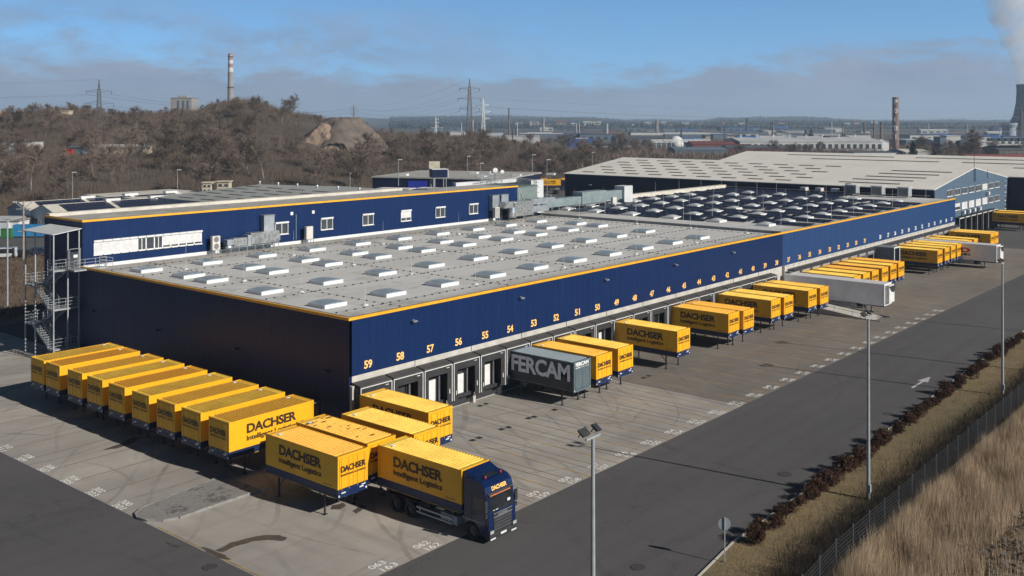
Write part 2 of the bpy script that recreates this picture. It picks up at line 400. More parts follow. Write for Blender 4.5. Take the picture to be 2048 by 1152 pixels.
def fn_asph(t, pos, base=(.088, .084, .088), dark=(.056, .054, .058)):
    big = t.ramp(t.noise(t.mapping(pos, (.05, .09, 0)), 1, 6, .6), [(.3, 0), (.7, 1)])
    col = t.mix(big, base, dark)
    strk = t.ramp(t.noise(t.mapping(pos, (.035, .7, 0)), 1, 5, .6, .3), [(.52, 0), (.72, 1)])
    col = t.mix(t.math('MULTIPLY', strk, .4), col, (.078, .074, .074))
    vo = t.node('ShaderNodeTexVoronoi', feature='DISTANCE_TO_EDGE'); vo.inputs['Scale'].default_value = .09
    dv = t.node('ShaderNodeVectorMath', operation='ADD'); t.link(pos, dv.inputs[0])
    nn = t.node('ShaderNodeVectorMath', operation='SCALE'); t.link(t.noise(pos, .5, 4, out=1), nn.inputs[0]); nn.inputs['Scale'].default_value = 3.5
    t.link(nn.outputs[0], dv.inputs[1]); t.link(dv.outputs[0], vo.inputs['Vector'])
    crack = t.math('LESS_THAN', vo.outputs['Distance'], .0035)
    cm = t.ramp(t.noise(t.mapping(pos, (.06, .06, 0), (4, 9, 0)), 1, 3), [(.5, 0), (.56, 1)])
    col = t.mix(t.math('MULTIPLY', t.math('MULTIPLY', crack, cm), .6), col, (.02, .02, .02))
    sp = t.node('ShaderNodeSeparateXYZ'); t.link(pos, sp.inputs[0])
    wy = t.math('ADD', sp.outputs[1], t.math('MULTIPLY', t.noise(t.mapping(pos, (.03, .03, 0)), 1, 2), 3.0))
    wp = t.math('SINE', t.math('MULTIPLY', wy, 2.9)); wm = t.ramp(t.noise(t.mapping(pos, (.03, .25, 0), (5, 5, 0)), 1, 4), [(.38, 0), (.62, 1)])
    col = t.mix(t.math('MULTIPLY', t.math('MULTIPLY', t.math('GREATER_THAN', wp, .1), wm), .38), col, (.045, .043, .047))
    mot = t.ramp(t.noise(pos, 1.3, 6, .75), [(.42, 0), (.66, 1)]); col = t.mix(t.math('MULTIPLY', mot, .32), col, (.105, .10, .10))
    a = arcs(t, pos, -30, -10, 7.7, .03, 4.4)
    b = arcs(t, pos, 30, 12, 9.0, .018, 7.2)
    col = t.mix(t.math('MULTIPLY', t.math('MAXIMUM', a, b), .4), col, (.03, .03, .032))
    fine = t.noise(pos, 14, 4)
    col = t.mix(t.math('MULTIPLY', fine, .35), col, (.085, .082, .082))
    return col, fine


def fn_land(t, pos):
    big = t.ramp(t.noise(t.mapping(pos, (.02, .02, .02)), 1, 7, .65), [(.3, 0), (.7, 1)])
    col = t.mix(big, (.055, .043, .034), (.095, .077, .060))
    med = t.ramp(t.noise(pos, .35, 6, .7), [(.4, 0), (.62, 1)])
    col = t.mix(t.math('MULTIPLY', med, .6), col, (.036, .029, .024))
    g = t.ramp(t.noise(pos, .05, 4), [(.55, 0), (.7, 1)])
    col = t.mix(t.math('MULTIPLY', g, .35), col, (.075, .08, .04))
    # far away the ground is wooded hill, with blue haze mixed into its colour
    s = t.node('ShaderNodeVectorMath', operation='DISTANCE'); t.link(pos, s.inputs[0]); s.inputs[1].default_value = (CX, CY, 0)
    far = t.math('DIVIDE', t.math('SUBTRACT', s.outputs['Value'], 1600), 1200, clamp=True)
    wood = t.mix(t.ramp(t.noise(pos, .012, 6, .7), [(.4, 0), (.6, 1)]), (.022, .028, .030), (.05, .052, .048))
    return t.mix(far, col, wood), t.noise(pos, 2, 5)


def fn_grass(t, pos):
    big = t.ramp(t.noise(t.mapping(pos, (.12, .25, 0)), 1, 7, .7), [(.35, 0), (.65, 1)])
    col = t.mix(big, (.23, .165, .085), (.15, .115, .058))
    g = t.ramp(t.noise(t.mapping(pos, (.05, .1, 0), (2, 0, 0)), 1, 3), [(.5, 0), (.65, 1)])
    col = t.mix(t.math('MULTIPLY', g, .4), col, (.085, .088, .04))
    f = t.noise(pos, 6, 5, .7)
    col = t.mix(t.ramp(f, [(.4, .0), (.7, .6)]), col, (.06, .05, .03))
    return col, f


def fn_scrub(t, pos):
    big = t.ramp(t.noise(t.mapping(pos, (.1, .1, 0)), 1, 7, .7), [(.35, 0), (.65, 1)])
    col = t.mix(big, (.17, .125, .075), (.10, .075, .048))
    return col, t.noise(pos, 5, 5, .7)


YARD = ground_mat('worn_concrete_yard', fn_yard, .8)
YARD2 = ground_mat('old_dark_bay_paving', lambda t, p: fn_yard(t, p, (.20, .178, .155), (.125, .112, .103), .3), .85)
ASPH = ground_mat('asphalt', fn_asph, .85)
LAND = ground_mat('brown_winter_land', fn_land, 1)
GRASSM = ground_mat('short_winter_grass', fn_grass, 1)
SCRUBM = ground_mat('dry_scrub', fn_scrub, 1)

def fn_roof(t, pos):
    s = t.node('ShaderNodeSeparateXYZ'); t.link(pos, s.inputs[0])
    big = t.ramp(t.noise(t.mapping(pos, (.05, .12, 0)), 1, 6, .62), [(.3, 0), (.7, 1)])
    col = t.mix(big, (.57, .57, .565), (.44, .435, .415))
    strip = t.math('FLOOR', t.math('DIVIDE', s.outputs[1], 1.9))
    wn = t.node('ShaderNodeTexWhiteNoise', noise_dimensions='1D'); t.link(strip, wn.inputs['W'])
    col = t.mix(t.math('MULTIPLY', wn.outputs[0], .3), col, (.54, .54, .54))
    fr = t.math('FRACT', t.math('DIVIDE', s.outputs[1], 1.9))
    col = t.mix(t.math('MULTIPLY', t.math('LESS_THAN', fr, .04), .35), col, (.15, .145, .14))
    st = t.ramp(t.noise(t.mapping(pos, (.3, .9, 0), (3, 3, 0)), 1, 6, .7), [(.55, 0), (.7, 1)])
    col = t.mix(t.math('MULTIPLY', st, .5), col, (.20, .185, .16))
    pd = t.ramp(t.noise(t.mapping(pos, (.16, .22, 0), (9, 1, 0)), 1, 5, .6), [(.60, 0), (.62, 1), (.66, .25), (1, .1)]); col = t.mix(t.math('MULTIPLY', pd, .45), col, (.22, .21, .19))
    # dirtier along the foot of the office block wall and by the front kerb
    e = t.math('DIVIDE', t.math('SUBTRACT', s.outputs[1], 36.5), 3, clamp=True)
    e2 = t.math('DIVIDE', t.math('SUBTRACT', 3.5, s.outputs[1]), 2.5, clamp=True)
    ed = t.math('MULTIPLY', t.math('MAXIMUM', e, t.math('MULTIPLY', e2, .8)), t.ramp(t.noise(pos, .8, 5), [(.35, .45), (.65, 1)]))
    col = t.mix(t.math('MULTIPLY', ed, .65), col, (.17, .15, .12))
    return col, t.noise(pos, 4, 4)
ROOFM = ground_mat('roof_membrane', fn_roof, .75)

def corrugated(name, c, c2, rib=.9, axis=0):
    def fn(t, pos):
        s = t.node('ShaderNodeSeparateXYZ'); t.link(pos, s.inputs[0])
        n = t.ramp(t.noise(t.mapping(pos, (.08, .08, .08)), 1, 7, .7), [(.35, 0), (.65, 1)])
        col = t.mix(n, c, c2)
        st = t.ramp(t.noise(t.mapping(pos, (.25, 1.5, .2) if axis == 1 else (.25, 1.2, .2)), 1, 4), [(.5, 0), (.75, 1)])
        col = t.mix(t.math('MULTIPLY', st, .4), col, tuple(x * .7 for x in c))
        w = t.math('SINE', t.math('MULTIPLY', s.outputs[axis], 2 * math.pi / rib))
        col = t.mix(t.math('MULTIPLY', t.math('GREATER_THAN', w, .55), .35), col, tuple(x * .62 for x in c))
        return col, w
    return ground_mat(name, fn, .7)
ROOFC = corrugated('cream_corrugated_roof', (.74, .72, .67), (.64, .62, .575), .75, 1)
ROOFG = corrugated('grey_corrugated_roof', (.33, .34, .33), (.27, .28, .275), 1.1, 1)

def fn_solar(t, pos):
    s = t.node('ShaderNodeSeparateXYZ'); t.link(pos, s.inputs[0])
    col = t.mix(t.ramp(t.noise(pos, .4, 3), [(.3, 0), (.7, 1)]), (.006, .010, .03), (.010, .016, .045))
    for ax, per, w in ((0, 1.1, .05), (1, 1.72, .03)):
        fr = t.math('FRACT', t.math('DIVIDE', t.math('ADD', s.outputs[ax], 500), per))
        col = t.mix(t.math('MULTIPLY', t.math('LESS_THAN', fr, w), .7), col, (.25, .27, .3))
    return col, None
SOLAR = ground_mat('solar_glass', fn_solar, .3); SOLAR.node_tree.nodes['Principled BSDF'].inputs['Specular IOR Level'].default_value = .22

# ------------------------------------------------------------------ land, roads, yard
NU = [(-1200, 246), (-400, 236), (0, 236), (60, 233), (110, 224), (150, 226), (210, 234), (330, 232), (395, 224), (430, 212), (478, 204), (528, 209), (575, 230), (620, 236), (740, 270), (800, 276), (880, 278), (940, 281), (1000, 288), (1060, 297), (1110, 312), (1160, 335), (1230, 360)]
def crest_v(u): return np.interp(u, [a for a, b in NU], [b for a, b in NU])
HU = [(-2500, 244), (600, 240), (850, 236), (1170, 238), (1250, 243), (1400, 245), (1440, 238), (1600, 238), (1760, 245), (1860, 254), (1960, 257), (2300, 255), (4500, 240)]
def hill_v(u): return np.interp(u, [a for a, b in HU], [b for a, b in HU])
def uw(x, y):
    dx = x - CX; dy = y - CY; w = np.maximum(dx * FW[0] + dy * FW[1], 1e-3); return 1024 + F * (dx * RT[0] + dy * RT[1]) / w, w
def vnoise(x, y):
    return (np.sin(x * .045 + 1.3 * np.sin(y * .031)) * np.sin(y * .052 + 1.1 * np.sin(x * .027)) + .5 * np.sin(x * .11 + y * .07) * np.sin(y * .13 - x * .05) + .25 * np.sin(x * .3 + 2 * np.sin(y * .21)) * np.sin(y * .27))
def land_z(x, y):
    x = np.asarray(x, float); y = np.asarray(y, float)
    u, w = uw(x, y); w0 = np.interp(u, [-400, 0, 300, 700, 1000, 1160], [235, 240, 275, 300, 375, 395]); w1 = w0 + 250
    zc = np.maximum(CZ - (crest_v(u) - VY) / F * w1, 0)
    zc = zc * np.clip((1215 - u) / 40, 0, 1)
    t = (w - w0) / (w1 - w0)
    up = np.where(t < .35, sm(t / .35) * .32, .32 + sm((t - .35) / .65) * .68)
    down = 1 - sm((w - w1 - 30) / 320)
    z = zc * up * down
    z = z + vnoise(x, y) * 1.3 * sm(t * 3) * sm((zc - 2) / 6) * down
    fz = CZ - (hill_v(u) - VY) / F * 7200
    ft = sm((w - 2300) / 4900)
    z = z + np.maximum(fz, 0) * ft + 10 * vnoise(x * .06, y * .06) * ft
    return np.maximum(z, 0)
def hit(u, v, w_min=60):
    d = ray(u, v); w = w_min
    while w < 8000:
        p = CAM + d * w
        if p[2] <= land_z(p[0], p[1]): return np.array([p[0], p[1], float(land_z(p[0], p[1]))]), w
        w *= 1.004
    return CAM + d * w, w

def build_land():
    us = np.concatenate([np.linspace(-2600, -300, 14), np.linspace(-260, 1260, 190), np.linspace(1290, 4600, 40)])
    ws = np.concatenate([np.linspace(40, 220, 6), np.linspace(228, 720, 100), np.geomspace(740, 1700, 14), np.linspace(1780, 7600, 50), [9500, 14000]])
    U, Wd = np.meshgrid(us, ws)
    X = CX + Wd * (FW[0] + RT[0] * (U - 1024) / F); Y = CY + Wd * (FW[1] + RT[1] * (U - 1024) / F)
    Z = land_z(X, Y)
    V = np.stack([X, Y, Z], -1).reshape(-1, 3); n = len(us); k = len(ws)
    i = np.arange(k - 1)[:, None] * n + np.arange(n - 1)[None]; Fc = np.stack([i, i + 1, i + 1 + n, i + n], -1).reshape(-1, 4)
    o = mesh_np('hillside_terrain', V, Fc, LAND, smooth=True); tag(o, kind='structure')
build_land()
g = MB().quad((-400, -400, -.06), (400, -400, -.06), (400, 300, -.06), (-400, 300, -.06)).build('ground', LAND); tag(g, kind='structure')

def sheet(name, poly, z, m):
    b = MB(); b.add([(x, y, z) for x, y in poly], [tuple(range(len(poly)))])
    return tag(b.build(name, m, recalc=False), kind='structure')
KERB = [(-60, -41), (-8, -33.4), (-2.86, -32.6), (2.3, -31.95), (12.7, -31.8), (66, -30.2), (120, -30), (260, -30)]
sheet('road', KERB + [(260, 3.9), (155.6, 3.9), (155.6, .02), (.0, .02), (0, 60), (-60, 60)], .012, ASPH)
sheet('concrete_yard', [(-18.7, -19.05), (28.6, -19.05), (28.6, .02), (.0, .02), (0.05, 44), (0.05, 62), (-10, 62), (-18.7, 62)], .018, YARD)
sheet('bay_paving', [(28.6, -19.05), (160, -19.05), (160, 3.95), (155.6, 3.95), (155.6, .02), (28.6, .02)], .018, YARD2)
sheet('scrub_ground', [(-16, 66), (18, 66), (55, 118), (30, 135), (-10, 128), (-40, 90)], .012, SCRUBM)
sheet('rear_road', [(-10, 128), (30, 135), (48, 112), (150, 120), (330, 120), (330, 190), (30, 172), (-10, 168)], .016, ASPH)
sheet('grass_verge', [(x, y - .12) for x, y in KERB] + [(260, -37.9), (46, -37.8), (2, -38.35), (-60, -43.5)], .10, GRASSM)
sheet('rough_ground', [(-60, -43.5), (2, -38.35), (46, -37.8), (260, -37.9), (260, -90), (-60, -90)], .10, SCRUBM)
def sweep(pts, w, z0, z1, name, m):
    b = MB()
    for (x0, y0), (x1, y1) in zip(pts[:-1], pts[1:]):
        n = max(1, int(math.hypot(x1 - x0, y1 - y0) / 1.0)); d = Vector((x1 - x0, y1 - y0, 0)).normalized(); q = Vector((d.y, -d.x, 0)) * w
        L = math.hypot(x1 - x0, y1 - y0)
        for i in range(n if L < 80 else 1):
            N = n if L < 80 else 1
            a = Vector((x0, y0, 0)) + d * (L * i / N + .008); c = Vector((x0, y0, 0)) + d * (L * (i + 1) / N - .008)
            vs = [a, c, c + q, a + q]; b.add([(p.x, p.y, z0) for p in vs] + [(p.x, p.y, z1) for p in vs], [(0, 3, 2, 1), (4, 5, 6, 7), (0, 1, 5, 4), (1, 2, 6, 5), (2, 3, 7, 6), (3, 0, 4, 7)])
    return tag(b.build(name, m), kind='structure')
sweep(KERB, .14, 0, .13, 'kerb', CONC)

# paving island with a rounded tip
isl = [(-10.9, .62), (-10.9, -3.45), (-14.0, -3.45), (-17.0, -3.5), (-17.9, -3.1), (-18.5, -2.4), (-18.65, -1.6), (-18.4, -.9), (-17.7, -.4), (-16.6, -.15)]
PAV = mat('small_paving_setts', (.24, .235, .225), (.15, .145, .14), 1.2, .9, bump=.6, bscale=14)
def fn_setts(t, pos):
    br = t.node('ShaderNodeTexBrick'); t.link(pos, br.inputs['Vector']); br.inputs['Scale'].default_value = 1
    br.inputs['Brick Width'].default_value = .2; br.inputs['Row Height'].default_value = .1; br.inputs['Mortar Size'].default_value = .008
    br.inputs['Color1'].default_value = (.27, .26, .25, 1); br.inputs['Color2'].default_value = (.2, .195, .19, 1); br.inputs['Mortar'].default_value = (.12, .11, .1, 1)
    n = t.ramp(t.noise(t.mapping(pos, (.35, .5, 0)), 1, 5), [(.5, 0), (.56, 1)])
    n2 = t.ramp(t.noise(pos, 3.5, 3), [(.48, 0), (.52, 1)])
    return t.mix(t.math('MULTIPLY', t.math('MULTIPLY', n, n2), .75), br.outputs[0], (.07, .068, .066)), t.noise(pos, 10, 3)
SETT = ground_mat('grey_paving_setts', fn_setts, .85)
b = MB(); b.add([(x, y, .14) for x, y in isl], [tuple(range(len(isl)))]); o = b.build('paved_island', SETT, recalc=False); tag(o, kind='structure')
sweep(isl[1:] + [isl[0]], -.13, 0, .17, 'island_kerb', CONCD)

# painted markings
YLINE = mat('worn_yellow_line', (.40, .25, .06), (.17, .14, .10), .8, .8, lo=.4, hi=.6)
WLINE = mat('worn_white_paint', (.74, .73, .71), (.42, .41, .40), 2.2, .8, lo=.5, hi=.75)
DLINE = mat('faded_line', (.20, .17, .12), (.13, .118, .105), .7, .85)
def markings():
    b = MB(); z = .024
    for k in range(-2, 42):
        x = 2.3 + 3.5135 * k
        b.box(x - .06, -19.0, z - .004, x + .06, -7.6 if k > 0 else -14, z)
    b.box(-18.62, -13.4, z - .004, -18.5, -3.7, z); b.box(-18.62, -19, z - .004, -18.5, -13.4, z)
    tag(b.build('yellow_bay_lines', YLINE), kind='structure')
    b = MB()
    for k in range(-1, 42):
        for s in (-1.45, 1.2):
            x = 2.3 + 3.5135 * k + s; b.box(x - .045, -18.7, z - .004, x + .045, -1.6, z)
    for k in range(10):
        y = .9 + 3.5 * k
        if k: b.box(-18.5, y - .05, z - .004, -11.5, y + .05, z)
    tag(b.build('faded_bay_lines', DLINE), kind='structure')
    b = MB()
    for i in range(5):
        p = gz(*[(8, 712), (37, 718), (72, 728), (100, 738), (130, 742)][i]); b.box(p[0] - .6, p[1] - .12, z - .004, p[0] + .6, p[1] + .12, z)
    tag(b.build('yellow_dashes', YLINE), kind='structure')
markings()
def ground_numbers():
    rt, up = (1, 0, 0), (0, 1, 0)
    root = thing('bay_numbers', 'white painted bay numbers along the edge of the dock yard', 'road marking', (0, 0, 0))
    for n in range(63, 34, -1):
        if n in (61, 60): continue
        x = .5 + 3.5135 * (59 - n) - .45
        for i, (a, yy) in enumerate((('0%02d' % n, -18.25), ('1%02d' % n, -18.92))):
            text('number', a, (x + .28 * i, yy, .026), rt, up, 1.15, .52, WLINE, root, .01, 0)
    rt, up = (0, -1, 0), (1, 0, 0)
    root = thing('yard_numbers', 'white painted pairs of numbers along the left yard edge', 'road marking', (0, 0, 0))
    for i, n in enumerate((300, 302, 304, 306, 308, 310)):
        y = 1.9 + 3.52 * i
        text('number', str(n), (-18.05, y + .15, .026), rt, up, 1.2, .5, WLINE, root, .01, 0)
        text('number', str(n + 1), (-18.68, y - .1, .026), rt, up, 1.2, .5, WLINE, root, .01, 0)
ground_numbers()
b = MB(); b.add([(44.2, -28.62, .02), (47.2, -28.62, .02), (47.2, -29.0, .02), (49.5, -28.5, .02), (47.2, -28.0, .02), (47.2, -28.38, .02), (44.2, -28.38, .02)], [(0, 1, 5, 6), (2, 3, 4)])
tag(b.build('lane_arrow', mat('white_road_paint', (.50, .50, .50), (.30, .30, .30), 3, .8), recalc=False), kind='structure')
# oil and water stains
STAIN = mat('damp_stain', (.07, .058, .048), (.10, .085, .072), 2, .45)
def stain(name, pts, zz=.028):
    b = MB(); n = len(pts); c = np.mean(pts, 0)
    ring = []
    for i in range(n):
        a = np.array(pts[i]); e = np.array(pts[(i + 1) % n])
        for k in range(3): 
            q = a + (e - a) * k / 3; ring.append(q + RNG.normal(0, .03, 2))
    b.add([(p[0], p[1], zz) for p in ring], [tuple(range(len(ring)))]); tag(b.build(name, STAIN, recalc=False), kind='structure')
stain('damp_stain', [tuple(gz(*p)[:2]) for p in ((430, 1102), (462, 1086), (500, 1076), (530, 1070), (560, 1071), (576, 1076), (566, 1083), (535, 1080), (505, 1084), (470, 1094), (445, 1105))])
stain('damp_stain', [tuple(gz(*p)[:2]) for p in ((664, 1012), (685, 1006), (693, 1012), (680, 1019), (662, 1020))])
stain('damp_stain', [tuple(gz(*p)[:2]) for p in ((706, 1022), (722, 1010), (735, 1013), (722, 1022), (712, 1028))])
stain('damp_stain', [tuple(gz(*p)[:2]) for p in ((205, 901), (240, 888), (262, 876), (282, 874), (268, 886), (235, 897))])
stain('damp_stain', [tuple(gz(*p)[:2]) for p in ((332, 1084), (355, 1090), (366, 1092), (352, 1096), (338, 1090))])
stain('damp_stain', [tuple(gz(*p)[:2]) for p in ((402, 1094), (425, 1100), (450, 1112), (462, 1120), (440, 1118), (415, 1105))])
def manhole(p, r, label):
    b = MB().lathe([(r, 0), (r, .03), (r * .88, .034), (r * .88, .03), (r * .3, .03)], (p[0], p[1], .005), 20)
    tag(b.build('manhole_cover', mat('cast_iron', (.04, .038, .038), (.065, .06, .058), 6, .7)), label, 'manhole cover')
manhole(gz(420, 1135), .42, 'round iron manhole cover in the asphalt at the bottom left of the yard')
manhole(gz(1276, 1135), .42, 'round iron manhole cover in the asphalt right of the nearest floodlight mast')
manhole(gz(1570, 949), .5, 'manhole cover in the asphalt beside the copper hedge')
manhole(gz(1776, 828), .42, 'manhole cover in the road between hedge and white arrow')
DR = []
for i, (u, v) in enumerate(((1057, 837), (1068, 834), (1109, 820), (1003, 859), (1017, 855), (960, 812), (972, 808), (1287, 756), (1297, 752), (945, 881), (958, 876))):
    p = gz(u, v); b = MB()
    b.box(p[0] - .26, p[1] - .24, .012, p[0] + .26, p[1] + .24, .026)
    for k in range(5): b.box(p[0] - .23, p[1] - .2 + k * .085, .026, p[0] + .23, p[1] - .16 + k * .085, .032)
    tag(b.build('drain_grate', DARKM), 'dark square drain grate set in the concrete before the loading docks', 'drain grate', 'drain grates before the docks')

# ------------------------------------------------------------------ near hall
BAY0, BAYS = 1.965, 3.5135
def dock_seal(parent, x, far=False, openness=0, door=1):
    """one loading bay: protruding hood and side curtains, door, leveller, bumpers; x = bay centre"""
    h = 1.66; b = MB(); yf = -1.0
    if not far:
        # hood roof slightly sloped, side cheeks
        b.add([(x - h, 0, 4.50), (x + h, 0, 4.50), (x + h, yf, 4.34), (x - h, yf, 4.34), (x - h, 0, 4.38), (x + h, 0, 4.38), (x + h, yf, 4.22), (x - h, yf, 4.22)],
              [(0, 1, 2, 3), (4, 7, 6, 5), (0, 4, 5, 1), (3, 2, 6, 7), (0, 3, 7, 4), (1, 5, 6, 2)])
        b.box(x - h, yf, 1.0, x - h + .1, -.01, 4.22); b.box(x + h - .1, yf, 1.0, x + h, -.01, 4.22)
        s = b.build('dock_seal', HOOD, parent)
        c = MB(); c.box(x - h + .1, yf + .02, 3.55, x + h - .1, yf + .06, 4.22)
        c.box(x - h + .1, yf + .02, 1.0, x - 1.12, yf + .07, 3.55); c.box(x + 1.12, yf + .02, 1.0, x + h - .1, yf + .07, 3.55)
        c.build('seal_curtain', SEAL, s)
        t = MB(); t.box(x - h - .01, yf - .05, 4.16, x + h + .01, yf - .0, 4.22)
        t.box(x - h - .01, yf - .05, 1.0, x - h + .06, yf, 4.16); t.box(x + h - .06, yf - .05, 1.0, x + h + .01, yf, 4.16)
        t.build('edge_trim', WHITE, s)
        r = MB(); r.box(x - 1.0, -.22, 1.2, x + 1.0, -.16, 3.5); r.build('bay_shade_panel', BLACKR, s)  # black panel put in for the darkness inside the open bay
        if door:
            top = [2.75, 3.05, 2.9, 2.6][int(door) % 4]
            d = MB(); d.box(x - .95, -.30, 1.22, x + .35, -.24, top)
            for k in range(1, 4): d.box(x - .95, -.302, 1.22 + k * .45, x + .35, -.30, 1.235 + k * .45)
            d.build('dock_door', WHITE, s)
        q = MB()
        for i in range(3): q.box(x + .42 + .2 * i, -.62 + .18 * i, 1.25, x + .55 + .2 * i, -.56 + .18 * i, 3.5)
        q.box(x - 1.0, -.42, 3.36, x + .5, -.3, 3.5); q.box(x - .98, -.4, 2.8, x - .92, -.34, 3.36)
        q.build('door_track', INNER, s)
        e = MB(); e.box(x + 1.28, yf - .06, 1.75, x + 1.36, yf - .0, 2.15); e.box(x - 1.40, yf - .06, 1.45, x - 1.33, yf, 1.8); e.box(x + .95, yf - .06, 3.98, x + 1.3, yf - .0, 4.02)
        e.build('signal_light', WHITE, s)
        l = MB(); l.box(x - 1.05, -.55, .92, x + 1.05, .0, 1.2); l.box(x - 1.0, -.5, 1.2, x + 1.0, -.1, 1.225)
        l.build('dock_leveller', DARKM, s)
        u = MB(); u.box(x - 1.35, -.66, .75, x - 1.08, -.05, 1.22); u.box(x + 1.08, -.66, .75, x + 1.35, -.05, 1.22); u.build('rubber_bumper', BLACKR, s)
    else:
        b.box(x - h, yf, 3.5, x + h, -.01, 4.25)
        b.box(x - h, yf, 1.0, x - 1.2, -.01, 3.5); b.box(x + 1.2, yf, 1.0, x + h, -.01, 3.5)
        s = b.build('dock_seal', INNER, parent)
        c = MB(); c.box(x - 1.3, yf - .1, 3.72, x + 1.3, yf - .02, 4.1); c.build('seal_pad', CONCF, s)
        d = MB(); d.box(x - 1.15, -.3, 1.2, x + 1.15, -.2, 3.45); d.build('bay_shade_panel', BLACKR, s)  # black panel stands for the unlit inside of the bay
    return s


def near_hall():
    X1 = 77.6
    t = thing('warehouse_hall', 'navy blue distribution hall nearest the camera with yellow roof edge and pale roof skylights', 'warehouse')
    b = MB(); b.box(.05, .05, 0, X1, 42.7, 5.02); b.build('base_wall', CONC, t)
    # shade of the bay recesses put in as a black strip between pale pillars
    b = MB(); b.box(.3, -.02, .1, 73.9, .045, 4.32); b.build('bay_shade_strip', BLACKR, t)
    b = MB()
    for k in range(0, 22):
        x = .2 + BAYS * k; b.box(x - .17, -.34, 0, x + .17, .04, 4.3 if k == 0 else 1.45)
    b.build('concrete_pillars', CONC, t)
    b = MB(); b.box(0, -.02, 5.0, X1, .3, 9.45); b.box(-.02, -.02, .35, .28, 42.7, 9.45); b.box(.28, -.02, .35, .05 + .1, .28, 5.0)
    b.build('wall', BLUE, t)
    b = MB(); b.box(.02, .02, 9.28, X1, 42.72, 9.36); b.build('roof', ROOFM, t)
    b = MB(); b.box(-.10, -.10, 9.42, X1, .12, 9.64); b.box(-.10, .12, 9.42, .12, 42.6, 9.64); b.build('roof_trim', YTRIM, t)
    b = MB(); b.box(.12, .12, 9.30, X1, .95, 9.47); b.box(.12, .95, 9.30, .95, 42.5, 9.47); b.build('gutter_flashing', mat('grey_flashing', (.17, .165, .16), (.13, .125, .12), 1, .7), t)
    b = MB(); b.box(X1 - .1, .14, 9.36, X1 + .35, 44, 9.72); b.build('joint_parapet', mat('lead_flashing', (.24, .25, .26), (.18, .19, .2), 1, .6), t)
    b = MB()
    for k in range(0, 22, 1):
        x = .2 + BAYS * k
        if k % 2 == 0: b.box(x - .012, -.004, 4.5, x + .012, .05, 5.0)
    b.build('wall_joint', CONCD, t)
    for k in range(21): dock_seal(t, BAY0 + BAYS * k, door=[0, 0, 1, 2, 1, 0, 1, 3, 1, 1, 2, 3, 0, 1, 2, 1, 0, 1, 2, 0, 1][k])
    for k in range(22):
        n = str(59 - k); text('number', n, (BAY0 + BAYS * k - .43, -.03, 5.34), (1, 0, 0), (0, 0, 1), .86, .66, LETO, t, .03)
    # wall lamps under the yellow edge and on the dark end wall
    for x in (6.9, 21, 35, 49, 63):
        b = MB(); b.box(x - .22, -.42, 8.3, x + .22, -.10, 8.42); b.box(x - .05, -.15, 8.2, x + .05, -.02, 8.5); b.build('wall_lamp', GALV, t)
    for u, v in ((188, 622), (318, 660), (475, 697), (655, 742)):
        d = ray(u, v); s = (0 - CX) / d[0]; p = CAM + d * s
        b = MB(); b.box(-.42, p[1] - .16, p[2] - .06, -.12, p[1] + .16, p[2] + .05); b.box(-.15, p[1] - .05, p[2] - .1, -.02, p[1] + .05, p[2] + .1); b.build('wall_lamp', DARKM, t)
    # end wall side door
    b = MB(); b.box(-.08, 3.6, .1, -.02, 4.7, 2.3); b.build('side_door', mat('brown_door', (.06, .035, .02)), t)
    b = MB(); b.box(-.7, 3.4, 2.45, -.02, 5.0, 2.52); b.build('door_canopy', GALV, t)
    # skylights: kerb and ribbed lid
    rows = [(5.45, 2.07, 64.75), (14.9, 2.6, 66.4), (24.2, 3.05, 68.2), (28.45, 3.2, 68.7), (35.1, 2.45, 67.55)]
    kb = MB(); kb.box(0, 0, 0, 2.42, 2.2, .31)
    lid = MB(); n = 8
    for i in range(n):
        x0 = .06 + 2.3 * i / n; x1 = .06 + 2.3 * (i + 1) / n - .03
        z = lambda x: .33 + .07 * math.sin(math.pi * (x - .06) / 2.3)
        lid.add([(x0, .06, .31), (x1, .06, .31), (x1, 2.14, .31), (x0, 2.14, .31), (x0, .06, z(x0)), (x1, .06, z(x1)), (x1, 2.14, z(x1)), (x0, 2.14, z(x0))],
                [(0, 3, 2, 1), (4, 5, 6, 7), (0, 1, 5, 4), (1, 2, 6, 5), (2, 3, 7, 6), (3, 0, 4, 7)])
    LIDM = mat('skylight_polycarbonate', (.30, .36, .41), (.24, .30, .35), 1.2, .3)
    kp = None
    for y, xa, xb in rows:
        for k in range(10):
            x = xa + (xb - xa) * k / 9
            if kp is None:
                kp = kb.build('skylight', mat('skylight_kerb_white', (.70, .71, .71), (.6, .61, .62), 1.5, .5), t); lid.build('skylight_lid', LIDM, kp); o = kp
            else: o = copy_tree(kp, t)
            o.location = (x, y, 9.355)
    # lightning conductor: little dark holders along its wires
    b = MB(); z = 9.36
    def dots(p, q, st=1.0):
        L = math.hypot(q[0] - p[0], q[1] - p[1]); n = int(L / st)
        for i in range(n + 1):
            x = p[0] + (q[0] - p[0]) * i / n + random.uniform(-.05, .05); y = p[1] + (q[1] - p[1]) * i / n + random.uniform(-.05, .05)
            b.box(x - .065, y - .065, z - .02, x + .065, y + .065, z + .085)
        dx = .012 if p[0] != q[0] else 0
        b.box(min(p[0], q[0]) - .004, min(p[1], q[1]) - .004, z + .045, max(p[0], q[0]) + .004, max(p[1], q[1]) + .004, z + .055)
    for y in (3.4, 12.9, 22.2, 33.2, 39.4): dots((1.6, y), (76, y))
    for x in (6.9, 21, 35.2, 49.5, 63.5, 75.6): dots((x, 1.6), (x, 41))
    b.build('lightning_conductor', DARKM, t)
    b = MB()
